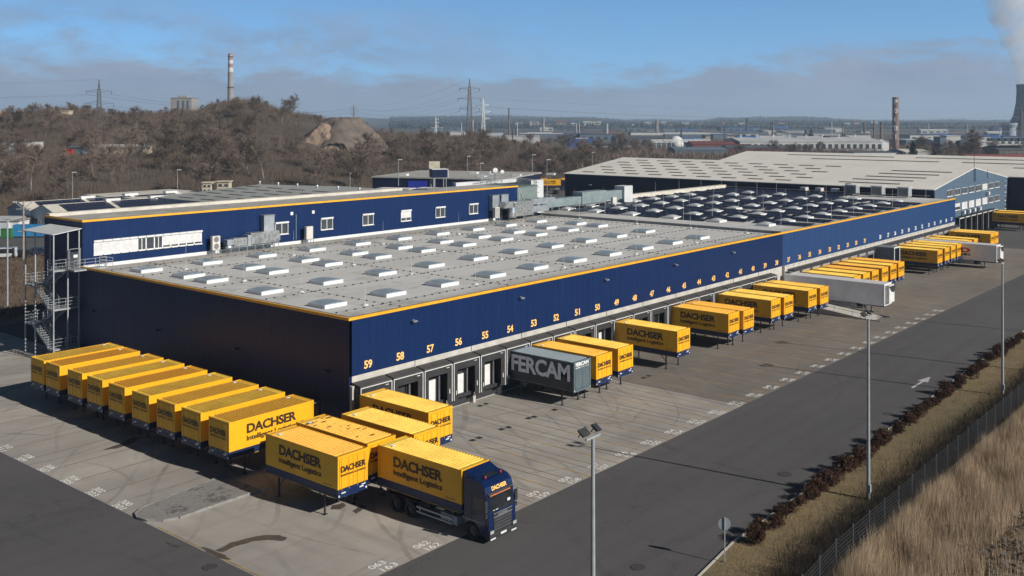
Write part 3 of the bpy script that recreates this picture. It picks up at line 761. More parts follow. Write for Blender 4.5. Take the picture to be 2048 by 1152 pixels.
    for x in range(6):
        for y in (4.2, 13.4, 22.9, 34):
            px, py = 5.2 + 14 * x + (y * .05), y
            b.lathe([(.26, 0), (.24, .12), (.06, .15)], (px, py, 9.36), 8); b.tube((px, py, 9.45), (px, py, 12.3), .022, .008, 4)
    b.build('lightning_rods', mat('pale_rod', (.6, .6, .6), (.5, .5, .5)), t)
    return t
HALL = near_hall()


def far_hall():
    X0, X1 = 77.95, 155.2
    t = thing('warehouse_hall', 'weathered blue distribution hall further down the docks with solar panels on its roof', 'warehouse')
    b = MB(); b.box(X0, .05, 0, X1, 51.5, 5.02); b.build('base_wall', CONC, t)
    b = MB(); b.box(X0 + .4, -.02, .1, X1 - .4, .045, 4.32); b.build('bay_shade_strip', BLACKR, t)  # black strip on the wall stands for shaded bay recesses
    b = MB(); b.box(X0 - .35, -.02, 5.0, X1, .3, 9.45); b.build('wall', BLUE2, t)
    b = MB(); b.box(X0, 0.3, 9.28, X1, 51.5, 9.36); b.build('roof', ROOFM, t)
    b = MB(); b.box(X0 - .35, -.10, 9.42, X1, .12, 9.64); b.build('roof_trim', YTRIM, t)
    b = MB(); b.box(89, 50.2, 9.3, X1 + 1, 51.6, 10.1); b.build('rear_parapet', CREAM, t)
    b = MB(); b.box(X0 - .4, -.35, 0, X0 + .5, .04, 5.0); b.build('concrete_pillar', CONC, t)
    b = MB(); b.box(X0 + .8, -1.25, 4.28, X1, 0, 4.40); b.build('dock_canopy', DARKM, t)
    b = MB()
    for k in range(40):
        x = X0 + 1 + k * 1.93; b.tube((x, -.03, 4.75), (x + .8, -.12, 4.9), .03, .03, 4)
    b.build('canopy_brackets', CONCD, t)
    xs = [79.5, 83.1, 86.5, 90.1, 93.7, 97.1, 100.65, 104.1, 107.7, 114.53, 118.25, 121.6, 125.06, 128.4, 132.0, 135.55, 139.2, 142.6, 146.15, 149.5, 152.9]
    for i, x in enumerate(xs):
        n = str(37 - i); text('number', n, (x - .43, -.03, 5.34), (1, 0, 0), (0, 0, 1), .86, .68, LETO if i < 9 else LETW, t, .03)
    for k in range(22): dock_seal(t, 79.4 + 3.5135 * k if k < 21 else 153.0, far=True)
    rows = [5.75, 14.0, 22.2, 30.1, 37.5, 43.8]
    kb = MB(); kb.box(0, 0, 0, 2.3, 2.1, .30)
    dm = MB(); N = 8; vs = []
    for j in range(N + 1):
        for i in range(N + 1):
            a, c = i / N, j / N; vs.append((.05 + 2.2 * a, .05 + 2.0 * c,   .30 + .30 * (math.sin(math.pi * a) * math.sin(math.pi * c)) ** .7))
    dm.add(vs, [(j * (N + 1) + i, j * (N + 1) + i + 1, (j + 1) * (N + 1) + i + 1, (j + 1) * (N + 1) + i) for j in range(N) for i in range(N)])
    kp = None; cols = []
    for r, y in enumerate(rows):
        for k in range(9):
            x = 85.4 + .35 * r * .9 + k * (6.86 + .04 * r); 
            if r == 0: cols.append(x)
            if r == 5 and k > 6: continue
            if kp is None:
                kp = kb.build('skylight', mat('skylight_kerb_white2', (.72, .72, .72), (.6, .6, .6), 1.5, .5), t)
                dm.build('skylight_dome', mat('skylight_dome_plastic', (.52, .54, .55), (.42, .44, .45), 1, .3), kp, smooth=True); o = kp
            else: o = copy_tree(kp, t)
            o.location = (x, y, 9.36)
    def block(x0, x1, y0, y1):
        b = MB(); n = max(1, int(round((x1 - x0) / 2.2))); p = (x1 - x0) / n
        for i in range(n):
            a = x0 + i * p
            for xa, xb, za, zb in ((a + .04, a + p / 2 - .05, .12, .32), (a + p / 2 + .05, a + p - .04, .32, .12)):
                b.add([(xa, y0, 9.36 + za), (xb, y0, 9.36 + zb), (xb, y1, 9.36 + zb), (xa, y1, 9.36 + za), (xa, y0, 9.33 + za), (xb, y0, 9.33 + zb), (xb, y1, 9.33 + zb), (xa, y1, 9.33 + za)],
                      [(0, 1, 2, 3), (4, 7, 6, 5), (0, 4, 5, 1), (1, 5, 6, 2), (2, 6, 7, 3), (3, 7, 4, 0)])
        b.build('solar_panel_array', SOLAR, t)
    ys = [1.2] + rows + [50]
    for k in range(9):
        xa = cols[k] + 2.9; xb = (cols[k + 1] if k < 8 else 148) + .2
        for j in range(6):
            y0 = ys[j + 1] - 3.4 if j else 1.2; y1 = ys[j + 1] + 4.2 if j < 5 else 49
            if k == 8 and j < 2: continue
            if k == 8: xb = 154
            block(xa + .12 * j + .3 * random.random(), xb + .12 * j - .3, y0 + (.1 if j in (0, 3) else .6), y1)
        for j in range(5):
            y0 = ys[j + 1] + 2.7; y1 = ys[j + 2] - .7
            if random.random() < .86: block(cols[k] + .2 * j + .1, cols[k] + .2 * j + 2.7, y0, y1)
    b = MB()
    for k in range(8):
        for y in (3.2, 19.3, 34.0, 47):
            px, py = 84.0 + 9.1 * k, y
            b.tube((px, py, 9.3), (px, py, 12.6), .025, .01, 4)
    b.build('lightning_rods', mat('pale_rod', (.6, .6, .6)), t)
    b = MB(); b.box(X0 - .3, 43.5, 9.3, X0 + .2, 51, 9.7); b.build('joint_parapet', GALVM, t)
    return t
FHALL = far_hall()


def window(parent, x0, z0, x1, z1, y, shutter=0, n=2, box=True):
    """framed window on a wall facing -y"""
    f = MB(); w = .07; d = .07
    for a in ((x0, z0, x1, z0 + w), (x0, z1 - w, x1, z1), (x0, z0 + w, x0 + w, z1 - w), (x1 - w, z0 + w, x1, z1 - w)): f.box(a[0], y - d, a[1], a[2], y, a[3])
    for i in range(1, n): xm = x0 + (x1 - x0) * i / n; f.box(xm - .045, y - d, z0 + w, xm + .045, y, z1 - w)
    o = f.build('window', WHITE, parent)
    MB().box(x0 + w, y - .03, z0 + w, x1 - w, y - .012, z1 - w).build('glass', GLASS, o)
    MB().box(x0 - .06, y - .16, z0 - .07, x1 + .06, y, z0).build('sill', WHITE, o)
    if box: MB().box(x0 - .03, y - .2, z1, x1 + .03, y, z1 + .2).build('shutter_box', WHITE, o)
    if shutter:
        zb = z1 - w - (z1 - z0 - 2 * w) * shutter; s = MB(); k = 0; z = z1 - w
        while z > zb:
            s.box(x0 + w, y - .06, z - .085, x1 - w, y - .035, z); z -= .095
        s.build('roller_shutter', WHITE, o)
    return o

def office():
    X0, X1, Y0, Y1, H = .1, 72.05, 42.74, 51.4, 14.3
    t = thing('office_block', 'long navy blue upper office storey with yellow roof edge rising behind the skylit roof', 'office building')
    b = MB(); b.box(X0, Y0, 0, X1, Y1, H); b.build('wall', BLUE, t)
    b = MB(); b.box(X0 - .06, Y0 - .08, H - .02, X1 + .05, Y0 + .2, H + .2); b.box(X0 - .06, Y0 + .2, H - .02, X0 + .16, Y1, H + .2); b.build('roof_trim', YTRIM, t)
    b = MB(); b.box(X0 + .16, Y0 + .2, H + .002, X1, Y1 - .9, H + .06); b.build('roof', ROOFM, t)
    b = MB(); b.box(X0 + .16, Y1 - .9, H, X1 - 18, Y1 + .05, H + .42); b.build('rear_parapet', CREAM, t)
    b = MB(); b.box(X0 + .02, Y0 - .1, 9.36, 66.5, Y0 - .004, 9.72); b.build('wall_base_flashing', WHITE, t)
    z0, z1 = 10.68, 12.05
    for i, x in enumerate((24.8, 32.0, 39.15, 46.3, 53.25, 60.5)): window(t, x, z0 + .08, x + 1.98, z1 + .08, Y0, .62 if i == 3 else 0)
    # ribbon window with rolled-down shutters
    f = MB(); xs = [1.31, 3.9, 6.36, 7.25, 8.6, 9.7, 14.4]
    xx = [1.31 + 13.09 * i / 13 for i in range(14)]
    for i in range(13):
        a, c = xx[i], xx[i + 1]
        sh = 1.0 if i < 5 else 0 if i < 8 else .80
        window(t, a + (.0 if i else 0), z0, c, z1, Y0, sh, 1 if sh or i == 6 else 2, True)
    for u, v in ((583, 427), (626, 424)):
        d = ray(u, v); s = (Y0 - CY) / d[1]; p = CAM + d * s
        MB().box(p[0] - .2, Y0 - .08, p[2] - .2, p[0] + .2, Y0 - .003, p[2] + .2).build('wall_hatch', WHITE, t)
    b = MB(); b.tube((28.0, Y0 - .06, 9.9), (28.0, Y0 - .06, 13.1), .05); b.build('vent_pipe', GALV, t)
    # plant head at the far end: grey-green cabin, white wall, ladder
    b = MB(); b.box(X1 + .01, Y0 + .05, 9.3, 77.2, Y1, 14.15); b.build('plant_cabin', mat('grey_green_sheet', (.17, .21, .205), (.13, .17, .165), .5, .5), t)
    b = MB(); b.box(X1 + .02, Y0 - .0, 14.15, 77.3, Y1, 14.35); b.build('cabin_roof', mat('grey_green_dark', (.10, .13, .125)), t)
    b = MB(); b.tube((72.6, Y0 - .04, 13.6), (75.4, Y0 - .04, 9.6), .07, .07, 4); b.tube((72.5, Y0 - .04, 9.5), (72.5, Y0 - .04, 13.6), .04, .04, 4); b.build('cabin_brace', WHITE, t)
    b = MB(); b.box(78.6, 45.2, 9.0, 81.9, 46.0, 14.9); b.box(66, 50.6, 14.3, 81.9, 51.4, 14.9); b.box(81.3, 46, 9.0, 81.9, 51.4, 14.9); b.build('white_gable_wall', mat('pale_panel', (.55, .56, .57), (.47, .48, .5), .5, .6), t)
    l = MB()
    for x in (79.2, 79.8): l.tube((x, 45.0, 9.5), (x, 45.0, 15.8), .035, .035, 4)
    for k in range(20): l.tube((79.2, 45.0, 9.7 + k * .33), (79.8, 45.0, 9.7 + k * .33), .02, .02, 4)
    for k in range(5): l.tube((79.1, 44.5, 11.2 + k * .85), (79.9, 44.5, 11.2 + k * .85), .02, .02, 4); l.tube((79.2, 45.0, 11.2 + k * .85), (79.1, 44.5, 11.2 + k * .85), .02, .02, 4); l.tube((79.8, 45.0, 11.2 + k * .85), (79.9, 44.5, 11.2 + k * .85), .02, .02, 4)
    l.build('ladder', DARKM, t)
    return t
OFF = office()


def fire_escape():
    t = thing('fire_escape', 'galvanised steel fire escape stair with pale canopy at the left corner of the blue hall', 'fire escape', (0, 0, 0))
    xo, xi, ya, yb = -2.97, -.12, 42.78, 49.2
    p = MB()
    for x, y, z1 in ((xo, ya, 13.2), (xo, yb, 13.2), (xo - .0, 46.9, 13.2), (xi - .15, ya, 13.6), (xi - 1.35, ya, 13.45), (xi - .15, yb, 13.6)): p.box(x - .06, y - .06, 0, x + .06, y + .06, z1)
    p.build('posts', GALVM, t)
    c = MB(); c.add([(xo - .25, ya - .3, 13.2), (xi, ya - .3, 13.62), (xi, yb + .3, 13.62), (xo - .25, yb + .3, 13.2), (xo - .25, ya - .3, 13.28), (xi, ya - .3, 13.70), (xi, yb + .3, 13.70), (xo - .25, yb + .3, 13.28)],
                    [(0, 3, 2, 1), (4, 5, 6, 7), (0, 1, 5, 4), (1, 2, 6, 5), (2, 3, 7, 6), (3, 0, 4, 7)])
    c.build('canopy', mat('canopy_sheet', (.58, .60, .61), (.5, .52, .54), 1, .5), t)
    def landing(y0, y1, z, x0=xo, x1=xi):
        b = MB(); b.box(x0, y0, z - .16, x1, y1, z); b.build('landing', GALVM, t)
    def rail(pts, name='handrail'):
        b = MB()
        for a, c in zip(pts[:-1], pts[1:]):
            for h in (.35, .7, 1.05): b.tube((a[0], a[1], a[2] + h), (c[0], c[1], c[2] + h), .026, .026, 5)
            n = max(1, int(math.dist(a, c) / 1.0))
            for i in range(n + 1):
                q = [a[j] + (c[j] - a[j]) * i / n for j in range(3)]; b.tube(q, (q[0], q[1], q[2] + 1.05), .028, .028, 5)
        b.build(name, GALVM, t)
    zs = [(1.3, 'n'), (3.4, 'f'), (5.45, 'n'), (7.5, 'f'), (9.5, 'n')]
    for z, k in zs:
        if k == 'n':
            landing(ya, ya + 1.35, z); rail([(xo, ya + 1.3, z), (xo, ya, z), (xi - .3, ya, z)])
        else:
            landing(yb - 1.3, yb, z); rail([(xo, yb - 1.3, z), (xo, yb, z), (xi - .3, yb, z)])
    def flight(z0, z1, y0, y1, x0, x1):
        b = MB(); n = 11
        for i in range(n):
            f = (i + .5) / n; y = y0 + (y1 - y0) * f; z = z0 + (z1 - z0) * f
            b.box(x0 + .06, y - .14, z - .03, x1 - .06, y + .14, z)
        for x in (x0, x1):
            s = 1 if y1 > y0 else -1
            b.add([(x - .03, y0, z0 - .12), (x + .03, y0, z0 - .12), (x + .03, y1, z1 - .12), (x - .03, y1, z1 - .12), (x - .03, y0, z0 + .12), (x + .03, y0, z0 + .12), (x + .03, y1, z1 + .12), (x - .03, y1, z1 + .12)],
                  [(0, 1, 2, 3), (4, 7, 6, 5), (0, 4, 5, 1), (3, 2, 6, 7), (0, 3, 7, 4), (1, 5, 6, 2)])
        b.build('stair_flight', GALVM, t)
        for x in (x0, x1): rail([(x, y0, z0), (x, y1, z1)], 'stair_rail')
    yn, yf = ya + 1.35, yb - 1.3
    flight(0, 1.3, yf - .6, yn, xi - 1.5, xi - .35)
    flight(1.3, 3.4, yn, yf, xo + .1, xo + 1.2); flight(3.4, 5.45, yf, yn, xi - 1.5, xi - .35)
    flight(5.45, 7.5, yn, yf, xo + .1, xo + 1.2); flight(7.5, 9.5, yf, yn, xi - 1.5, xi - .35)
    # bridge onto the roof
    b = MB(); b.box(-1.5, 41.3, 9.35, 1.9, ya - .02, 9.5); b.box(1.9, 41.5, 9.38, 2.3, 42.5, 9.44); b.build('bridge', GALVM, t)
    rail([(-1.5, 42.7, 9.5), (-1.5, 41.3, 9.5), (1.9, 41.3, 9.5)]); rail([(1.9, 41.3, 9.5), (2.7, 41.3, 9.36)]); rail([(1.9, 42.6, 9.5), (2.7, 42.6, 9.36)])
    g = MB()
    for x in (-1.45, -.3): g.tube((x, 42.4, 9.5), (x, 42.4, 11.6), .04, .04, 4)
    g.tube((-1.45, 42.4, 11.6), (-.3, 42.4, 11.6), .04, .04, 4)
    for k in range(8): g.tube((-1.3 + .13 * k, 42.4, 9.6), (-1.3 + .13 * k, 42.4, 11.3), .014, .014, 4)
    g.build('gate', GALVM, t)
    MB().box(-1.1, 42.28, 10.7, -.65, 42.36, 11.0).build('notice_plate', WHITE, t)
    return t
fire_escape()

# ------------------------------------------------------------------ roof plant
def ac_unit(name, label, x, y, z, w=1.05, d=.45, h=1.6, fans=2, louvre=False):
    t = thing(name, label, 'air conditioner', (x, y, z))
    MB().box(-w / 2, -d / 2, .55, w / 2, d / 2, .55 + h).build('casing', mat('ac_casing', (.58, .56, .52), (.5, .48, .45), 1, .5), t, bevel=.03)
    l = MB()
    for sx in (-1, 1):
        for sy in (-1, 1): l.box(sx * w / 2 - .03, sy * d / 2 * 1.3 - .03, 0, sx * w / 2 + .03, sy * d / 2 * 1.3 + .03, .55)
    l.box(-w / 2 - .05, -d / 2 * 1.4, .49, w / 2 + .05, -d / 2 * 1.4 + .06, .55); l.box(-w / 2 - .05, d / 2 * 1.4 - .06, .49, w / 2 + .05, d / 2 * 1.4, .55)
    l.build('stand', GALV, t)
    if fans:
        for i in range(fans):
            zc = .55 + h * (i + .5) / fans; b = MB(); n = 18; r = .33
            vs = [(0, -d / 2 - .02, zc)] + [(r * math.cos(2 * math.pi * k / n), -d / 2 - .02, zc + r * math.sin(2 * math.pi * k / n)) for k in range(n)]
            vs += [(r * math.cos(2 * math.pi * k / n), -d / 2 + .02, zc + r * math.sin(2 * math.pi * k / n)) for k in range(n)]
            b.add(vs, [(0, k + 1, (k + 1) % n + 1) for k in range(n)] + [(k + 1, (k + 1) % n + 1, (k + 1) % n + 1 + n, k + 1 + n) for k in range(n)])
            b.build('fan_grille', mat('fan_grille', (.2, .2, .2), (.12, .12, .12), 9, .6), t)
    if louvre:
        b = MB()
        for k in range(10): b.box(-w / 2 + .1, -d / 2 - .03, .68 + k * .14, w / 2 - .1, -d / 2 + .01, .74 + k * .14)
        b.build('louvres', mat('fan_grille', (.2, .2, .2)), t)
    return t
ac_unit('air_conditioner', 'upright cream air conditioner with two round fans, left of the foil covered ducts', 15.7, 41.9, 9.36)
ac_unit('air_conditioner', 'plain cream air conditioner on a stand between the second and third office windows', 29.4, 41.9, 9.36, fans=0, louvre=False)
ac_unit('air_conditioner', 'cream air conditioner with side louvres left of the far duct bundle', 65.6, 41.6, 9.36, fans=0, louvre=True)
def duct_run(label, x0, x1, y, z):
    t = thing('ventilation_duct', label, 'ventilation unit', (0, 0, 0)); L = x1 - x0
    b = MB(); b.box(x0 + L * .42, y - .65, z + .75, x0 + L * .95, y + .55, z + 2.15); b.box(x0 + L * .12, y - .5, z + .7, x0 + L * .36, y + .5, z + 1.7); b.build('foil_casing', FOIL, t, bevel=.05)
    b = MB(); b.box(x0 + L * .36, y - .6, z + .65, x0 + L * .42, y + .5, z + 1.95); b.box(x0 + L * .95, y - .3, z + .9, x1, y + .35, z + 1.7)
    b.box(x0 + L * .0, y - .45, z + .95, x0 + L * .12, y + .4, z + 1.6); b.lathe([(.42, 0), (.5, .2), (.42, .4)], (x0 + L * .06, y, z + .5), 12); b.build('duct', GALV, t, bevel=.03)
    b = MB()
    for i in range(7):
        x = x0 + L * (.05 + .148 * i)
        for s in (-.55, .5): b.box(x - .03, y + s - .03, z, x + .03, y + s + .03, z + .72)
    b.box(x0, y - .6, z + .62, x1 - .3, y - .52, z + .68); b.box(x0, y + .45, z + .62, x1 - .3, y + .53, z + .68); b.build('stand', GALV, t)
    return t
duct_run('long foil wrapped duct run on legs at the left of the office wall', 16.9, 24.6, 41.7, 9.36)
def chimney_duct(x0, x1, z1, label):
    t = thing('air_shaft', label, 'air shaft'); b = MB(); b.box(x0, 41.95, 11.3 if x0 < 30 else 11.0, x1, 42.7, z1)
    b.box(x0, 41.9, 9.36, x0 + .08, 41.98, 11.3); b.box(x1 - .08, 41.9, 9.36, x1, 41.98, 11.3); b.build('shaft_casing', GALV, t, bevel=.02)
    MB().box(x0 - .05, 41.88, z1, x1 + .05, 42.72, z1 + .06).build('shaft_cap', GALV, t)
chimney_duct(22.6, 24.15, 13.35, 'tall galvanised air shaft against the wall beside the leftmost small office window')
chimney_duct(65.1, 66.7, 13.3, 'left galvanised air shaft of the pair above the far duct bundle')
chimney_duct(67.2, 68.9, 13.3, 'right galvanised air shaft of the pair above the far duct bundle')
t = thing('ventilation_duct', 'bulky foil and steel duct bundle at the right end of the office wall', 'ventilation unit')
b = MB(); b.box(68.6, 40.4, 9.9, 73.3, 42.2, 12.2); b.box(66.6, 40.6, 11.3, 68.6, 42.2, 12.3); b.lathe([(.55, 0), (.6, .8), (.5, 1.6)], (67.9, 40.4, 9.8), 14); b.build('foil_casing', FOIL, t, bevel=.06)
b = MB(); b.box(73.3, 40.8, 10.2, 77.8, 42.0, 11.2); b.box(73.3, 40.9, 11.4, 79.6, 42.3, 12.3); b.build('duct', GALV, t, bevel=.03)
b = MB()
for x in (67.5, 69, 71, 73.2, 75.5, 77.6, 79.3):
    for y in (40.5, 42.1): b.box(x - .04, y - .04, 9.3, x + .04, y + .04, 10)
b.build('stand', GALV, t)
t = thing('ventilation_duct', 'pale green-grey duct run along the rear of the solar roof', 'ventilation unit')
GD = mat('green_grey_duct', (.28, .34, .345), (.2, .26, .27), .8, .45, .3, bump=.4, bscale=2.5)
b = MB(); b.box(81.0, 44.6, 10.2, 92, 46.2, 11.5); b.build('duct', GD, t, bevel=.04)
b = MB(); b.box(92, 44.4, 10.1, 99.5, 46.6, 12.2); b.build('duct_chamber', GD, t, bevel=.04)
b = MB(); b.box(99.5, 45, 10.2, 105.5, 46.4, 11.9); b.build('rear_duct', GD, t, bevel=.04)
b = MB(); b.box(105.5, 44.5, 9.5, 108.3, 46.8, 12.6); b.build('intake_box', mat('pale_panel', (.55, .56, .57)), t, bevel=.04)
b = MB()
for i in range(12):
    for y in (44.7, 46.1): b.box(81.5 + 2 * i, y - .05, 9.36, 81.6 + 2 * i, y + .05, 10.3)
b.box(81.5, 44.62, 10.1, 104, 44.78, 10.2); b.box(81.5, 46.02, 10.1, 104, 46.18, 10.2); b.box(81.5, 44.7, 10.0, 81.6, 46.1, 10.1); b.box(88, 43.2, 10.05, 88.1, 46.1, 10.15); b.box(97.4, 43.2, 10.05, 97.5, 46.1, 10.15); b.box(88, 43.2, 10.1, 97.5, 43.3, 10.2); b.box(88, 43.2, 9.4, 88.1, 43.3, 10.1); b.box(97.4, 43.2, 9.4, 97.5, 43.3, 10.1); b.build('stand', GALV, t)
ac_unit('air_conditioner', 'small white unit in front of the green-grey ducts on the solar roof', 99.2, 42.6, 9.36, fans=0, w=1.3, h=1.1)
for i, (u, lab) in enumerate(((1777, 'leftmost of three small fan units by the far dark wall'), (1789, 'middle one of three small fan units by the far dark wall'), (1805, 'rightmost of three small fan units by the far dark wall'))):
    d = ray(u, 390); s = (25 - CY) / d[1]; p = CAM + d * (u * 0 + 196); ac_unit('air_conditioner', lab, 152.6, 30 - i * 3.4, 9.36, w=1.6, d=1.3, h=.7, fans=0)
for i, lab in enumerate(('leftmost of three tall grey plant cabinets beside the steel blue gable', 'middle one of three tall grey plant cabinets beside the steel blue gable', 'rightmost of three tall grey plant cabinets beside the steel blue gable')):
    y = 19.6 - i * 5.3; t = thing('plant_cabinet', lab, 'plant cabinet', (152.9, y, 9.36))
    MB().box(-1, -1.1, .3, 1, 1.1, 2.1).build('casing', GALVM, t); MB().box(-1.1, -1.2, 2.1, 1.1, 1.2, 2.22).build('lid', WHITE, t)
    b = MB()
    for k in range(9): b.box(-1.02, -.9 + k * .2, .5, -1.0, -.8 + k * .2, 1.9)
    b.build('louvres', DARKM, t)
# rooftop bill-board boxes and dishes behind the office roof
def sat_dish(u, v, w, r, label):
    p = at(u, v, w); zb = 14.5; t = thing('satellite_dish', label, 'satellite dish', (p[0], p[1], zb))
    h = p[2] - zb; MB().tube((0, 0, 0), (0, 0, h), .05).build('mast', GALV, t)
    b = MB().lathe([(.02, 0), (r * .6, .08), (r, .28), (r * .97, .3), (.02, .05)], n=16); o = b.build('reflector', WHITE, t, smooth=True)
    o.location = (0, 0, h); o.rotation_euler = (R(80), 0, R(-40))
sat_dish(982, 346, 167, .3, 'leftmost and smallest white satellite dish on the roof behind the office')
sat_dish(990, 341, 167, .42, 'largest white satellite dish on the roof behind the office')
sat_dish(1004, 344, 167, .32, 'rightmost white satellite dish on the roof behind the office')
t = thing('roof_scaffold', 'low galvanised pipe frame under the satellite dishes', 'pipe frame')
p = at(962, 352, 164); q = at(1003, 352, 169); b = MB()
for k in range(14):
    a = p + (q - p) * k / 13; b.tube((a[0], a[1], 14.6), (a[0], a[1], 15.9 + .4 * (k % 3 == 0)), .05, .05, 4)
for z in (14.9, 15.4, 15.9): b.tube((p[0], p[1], z), (q[0], q[1], z), .05, .05, 4); b.tube((p[0] + 1, p[1] + 1.5, z), (q[0] + 1, q[1] + 1.5, z), .05, .05, 4)
b.build('pipes', GALVM, t)

# ------------------------------------------------------------------ swap bodies
SL, SW, ST, SB = 7.45, 2.5, 3.98, 1.33
def swap_body(kind='yellow', top=ST):
    """origin on the ground under the centre; -y is the road end"""
    hw, hl = SW / 2, SL / 2; zf = SB + (.56 if kind == 'yellow' else .2)
    m, mr, mf = (YEL, YROOF, NBLUE) if kind == 'yellow' else (FERG, FERR, FERE)
    t = thing('swap_body', 'yellow swap body', 'swap body', (0, 0, 0))
    b = MB()
    b.box(-hw + .02, -hl + .03, zf, hw - .02, hl - .03, top - .09)
    bd = b.build('body', m if kind == 'yellow' else FERG, t)
    b = MB()
    for x in (-hw, hw - .12):
        for y in (-hl, hl - .12): b.box(x, y, zf, x + .12, y + .12, top)
    b.box(-hw, -hl + .12, top - .13, -hw + .03, hl - .12, top - .01); b.box(hw - .03, -hl + .12, top - .13, hw, hl - .12, top - .01)
    b.box(-hw + .12, -hl, top - .16, hw - .12, -hl + .04, top - .01); b.box(-hw + .12, hl - .04, top - .16, hw - .12, hl, top - .01)
    fr = b.build('corner_frame', m if kind == 'yellow' else FERE, t)
    # door leaves with seams on the road end
    b = MB(); dm = m if kind == 'yellow' else FERE
    b.box(-hw + .14, -hl - .01, zf + .04, -.015, -hl + .03, top - .18); b.box(.015, -hl - .01, zf + .04, hw - .14, -hl + .03, top - .18)
    dr = b.build('end_doors', dm, t)
    b = MB()
    for x in (-.95, -.35, .35, .95) if kind == 'yellow' else (-1.0, -.7, -.4, -.1, .2, .5, .8, 1.05): b.tube((x, -hl - .035, zf - .1), (x, -hl - .035, top - .2), .016, .016, 5)
    b.build('lock_rods', YEL if kind == 'yellow' else FERE, dr)
    # roof of pressed ribs running across
    b = MB(); n = 26; y0 = -hl + .42; y1 = hl - .42; p = (y1 - y0) / n; prof = [(-hl + .05, top - .03)]
    for i in range(n): prof += [(y0 + p * (i + .08), top - .075), (y0 + p * (i + .22), top - .004), (y0 + p * (i + .60), top - .004), (y0 + p * (i + .74), top - .075)]
    prof += [(hl - .05, top - .03)]
    vs = [(x, y, z) for y, z in prof for x in (-hw + .03, hw - .03)]
    b.add(vs, [(2 * i, 2 * i + 1, 2 * i + 3, 2 * i + 2) for i in range(len(prof) - 1)]); b.build('roof', mr, t)
    if kind == 'yellow':
        b = MB(); b.box(-hw + .35, hl - 1.0, top - .004, -hw + .62, hl - .75, top + .03); b.build('roof_placard', WHITE2, t)
    # base frame
    b = MB(); b.box(-hw + .01, -hl + .005, SB + .16, hw - .01, hl - .005, zf - .004); b.box(-hw, -hl, SB, hw, -hl + .2, SB + .16); b.box(-hw, hl - .2, SB, hw, hl, SB + .16)
    b.box(-hw, -hl + .2, SB + .1, -hw + .1, hl - .2, SB + .16); b.box(hw - .1, -hl + .2, SB + .1, hw, hl - .2, SB + .16)
    b.build('base_frame', mf, t)
    b = MB(); b.box(-hw - .02, -hl + .2, SB + .02, -hw + .02, hl - .2, SB + .07); b.box(hw - .02, -hl + .2, SB + .02, hw + .02, hl - .2, SB + .07)
    for x in (-.45, .45): b.box(x - .09, -hl + .2, SB - .12, x + .09, hl - .2, SB + .14)
    b.build('guide_rail', YLINE if kind == 'yellow' else DARKM, t)
    b = MB()
    for i, x in enumerate((-.95, .55)): b.box(x, -hl - .006, SB + .25, x + .34, -hl + .002, SB + .33)
    b.box(.72, -hl - .006, SB + .38, 1.05, -hl + .002, SB + .44); b.box(-hw + .06, -hl - .006, SB + .08, -hw + .16, -hl + .002, SB + .2); b.box(hw - .2, -hl - .006, SB + .08, hw - .08, -hl + .002, SB + .2)
    b.build('marker_plates', WHITE, t)
    # folding legs
    for x in (-hw + .08, hw - .08):
        for y in (-hl + 1.35, hl - 1.35):
            b = MB(); s = 1 if y < 0 else -1
            b.box(x - .05, y - .05, .04, x + .05, y + .05, SB + .1); b.box(x - .14, y - .12, 0.02, x + .14, y + .12, .06)
            b.tube((x, y, .72), (x, y + s * .62, SB + .06), .035, .035, 5)
            b.build('leg', DARKM if kind == 'yellow' else DARKM, t)
    h = top - zf
    if kind == 'yellow':
        for sx in (-1, 1):
            rt = (0, -1, 0) if sx < 0 else (0, 1, 0); y0 = 2.25 if sx < 0 else -2.25
            text('side_lettering', 'DACHSER', (sx * (hw + .0), y0, zf + h * .47), rt, (0, 0, 1), 4.35, .68, LETTER, t, .035, .006)
            text('side_slogan', 'Intelligent Logistics', (sx * (hw + .0), y0, zf + h * .17), rt, (0, 0, 1), 4.35, .47, LETTER, t, .022, .006)
            text('small_print', 'DAZ 3617 204', (sx * hw, y0 - rt[1] * 0 + (-4.6 if sx < 0 else 4.6) * 1.0, zf + .12), rt, (0, 0, 1), .8, .09, LETTER, t, .01, .006)
        text('end_lettering', 'DACHSER', (-1.03, -hl - .03, zf + h * .50), (1, 0, 0), (0, 0, 1), 2.06, .40, LETTER, t, .03, .03)
        text('end_slogan', 'Intelligent Logistics', (-1.03, -hl - .03, zf + h * .36), (1, 0, 0), (0, 0, 1), 2.06, .2, LETTER, t, .02, .03)
    else:
        for sx in (-1, 1):
            rt = (0, -1, 0) if sx < 0 else (0, 1, 0)
            text('side_lettering', 'FERCAM', (sx * hw, 3.4 if sx < 0 else -3.4, zf + h * .28), rt, (0, 0, 1), 6.7, 1.5, LETGR, t, .035, .006)
        text('end_lettering', 'FERCAM', (-1.08, -hl - .03, zf + h * .83), (1, 0, 0), (0, 0, 1), 1.9, .34, LETW, t, .05, .03)
        b = MB(); b.box(-1.08, -hl - .05, zf + h * .765, -.35, -hl - .03, zf + h * .785); b.build('white_underline', LETW, t)
        text('small_print', 'we fulfil your request', (-.3, -hl - .03, zf + h * .755), (1, 0, 0), (0, 0, 1), 1.2, .12, LETW, t, .01, .03)
    return t
PROTO = swap_body()
used = [False]
YG = 'yellow swap bodies parked in the dock yard'
def place(x, y, rz, label, sx=1):
    if not used[0]:
        used[0] = True; PROTO.location = (x, y, 0); PROTO.rotation_euler = (0, 0, rz); tag(PROTO, label, group=YG); return PROTO
    return dup(PROTO, label, (x, y, 0), rz, YG)
hl = SL / 2
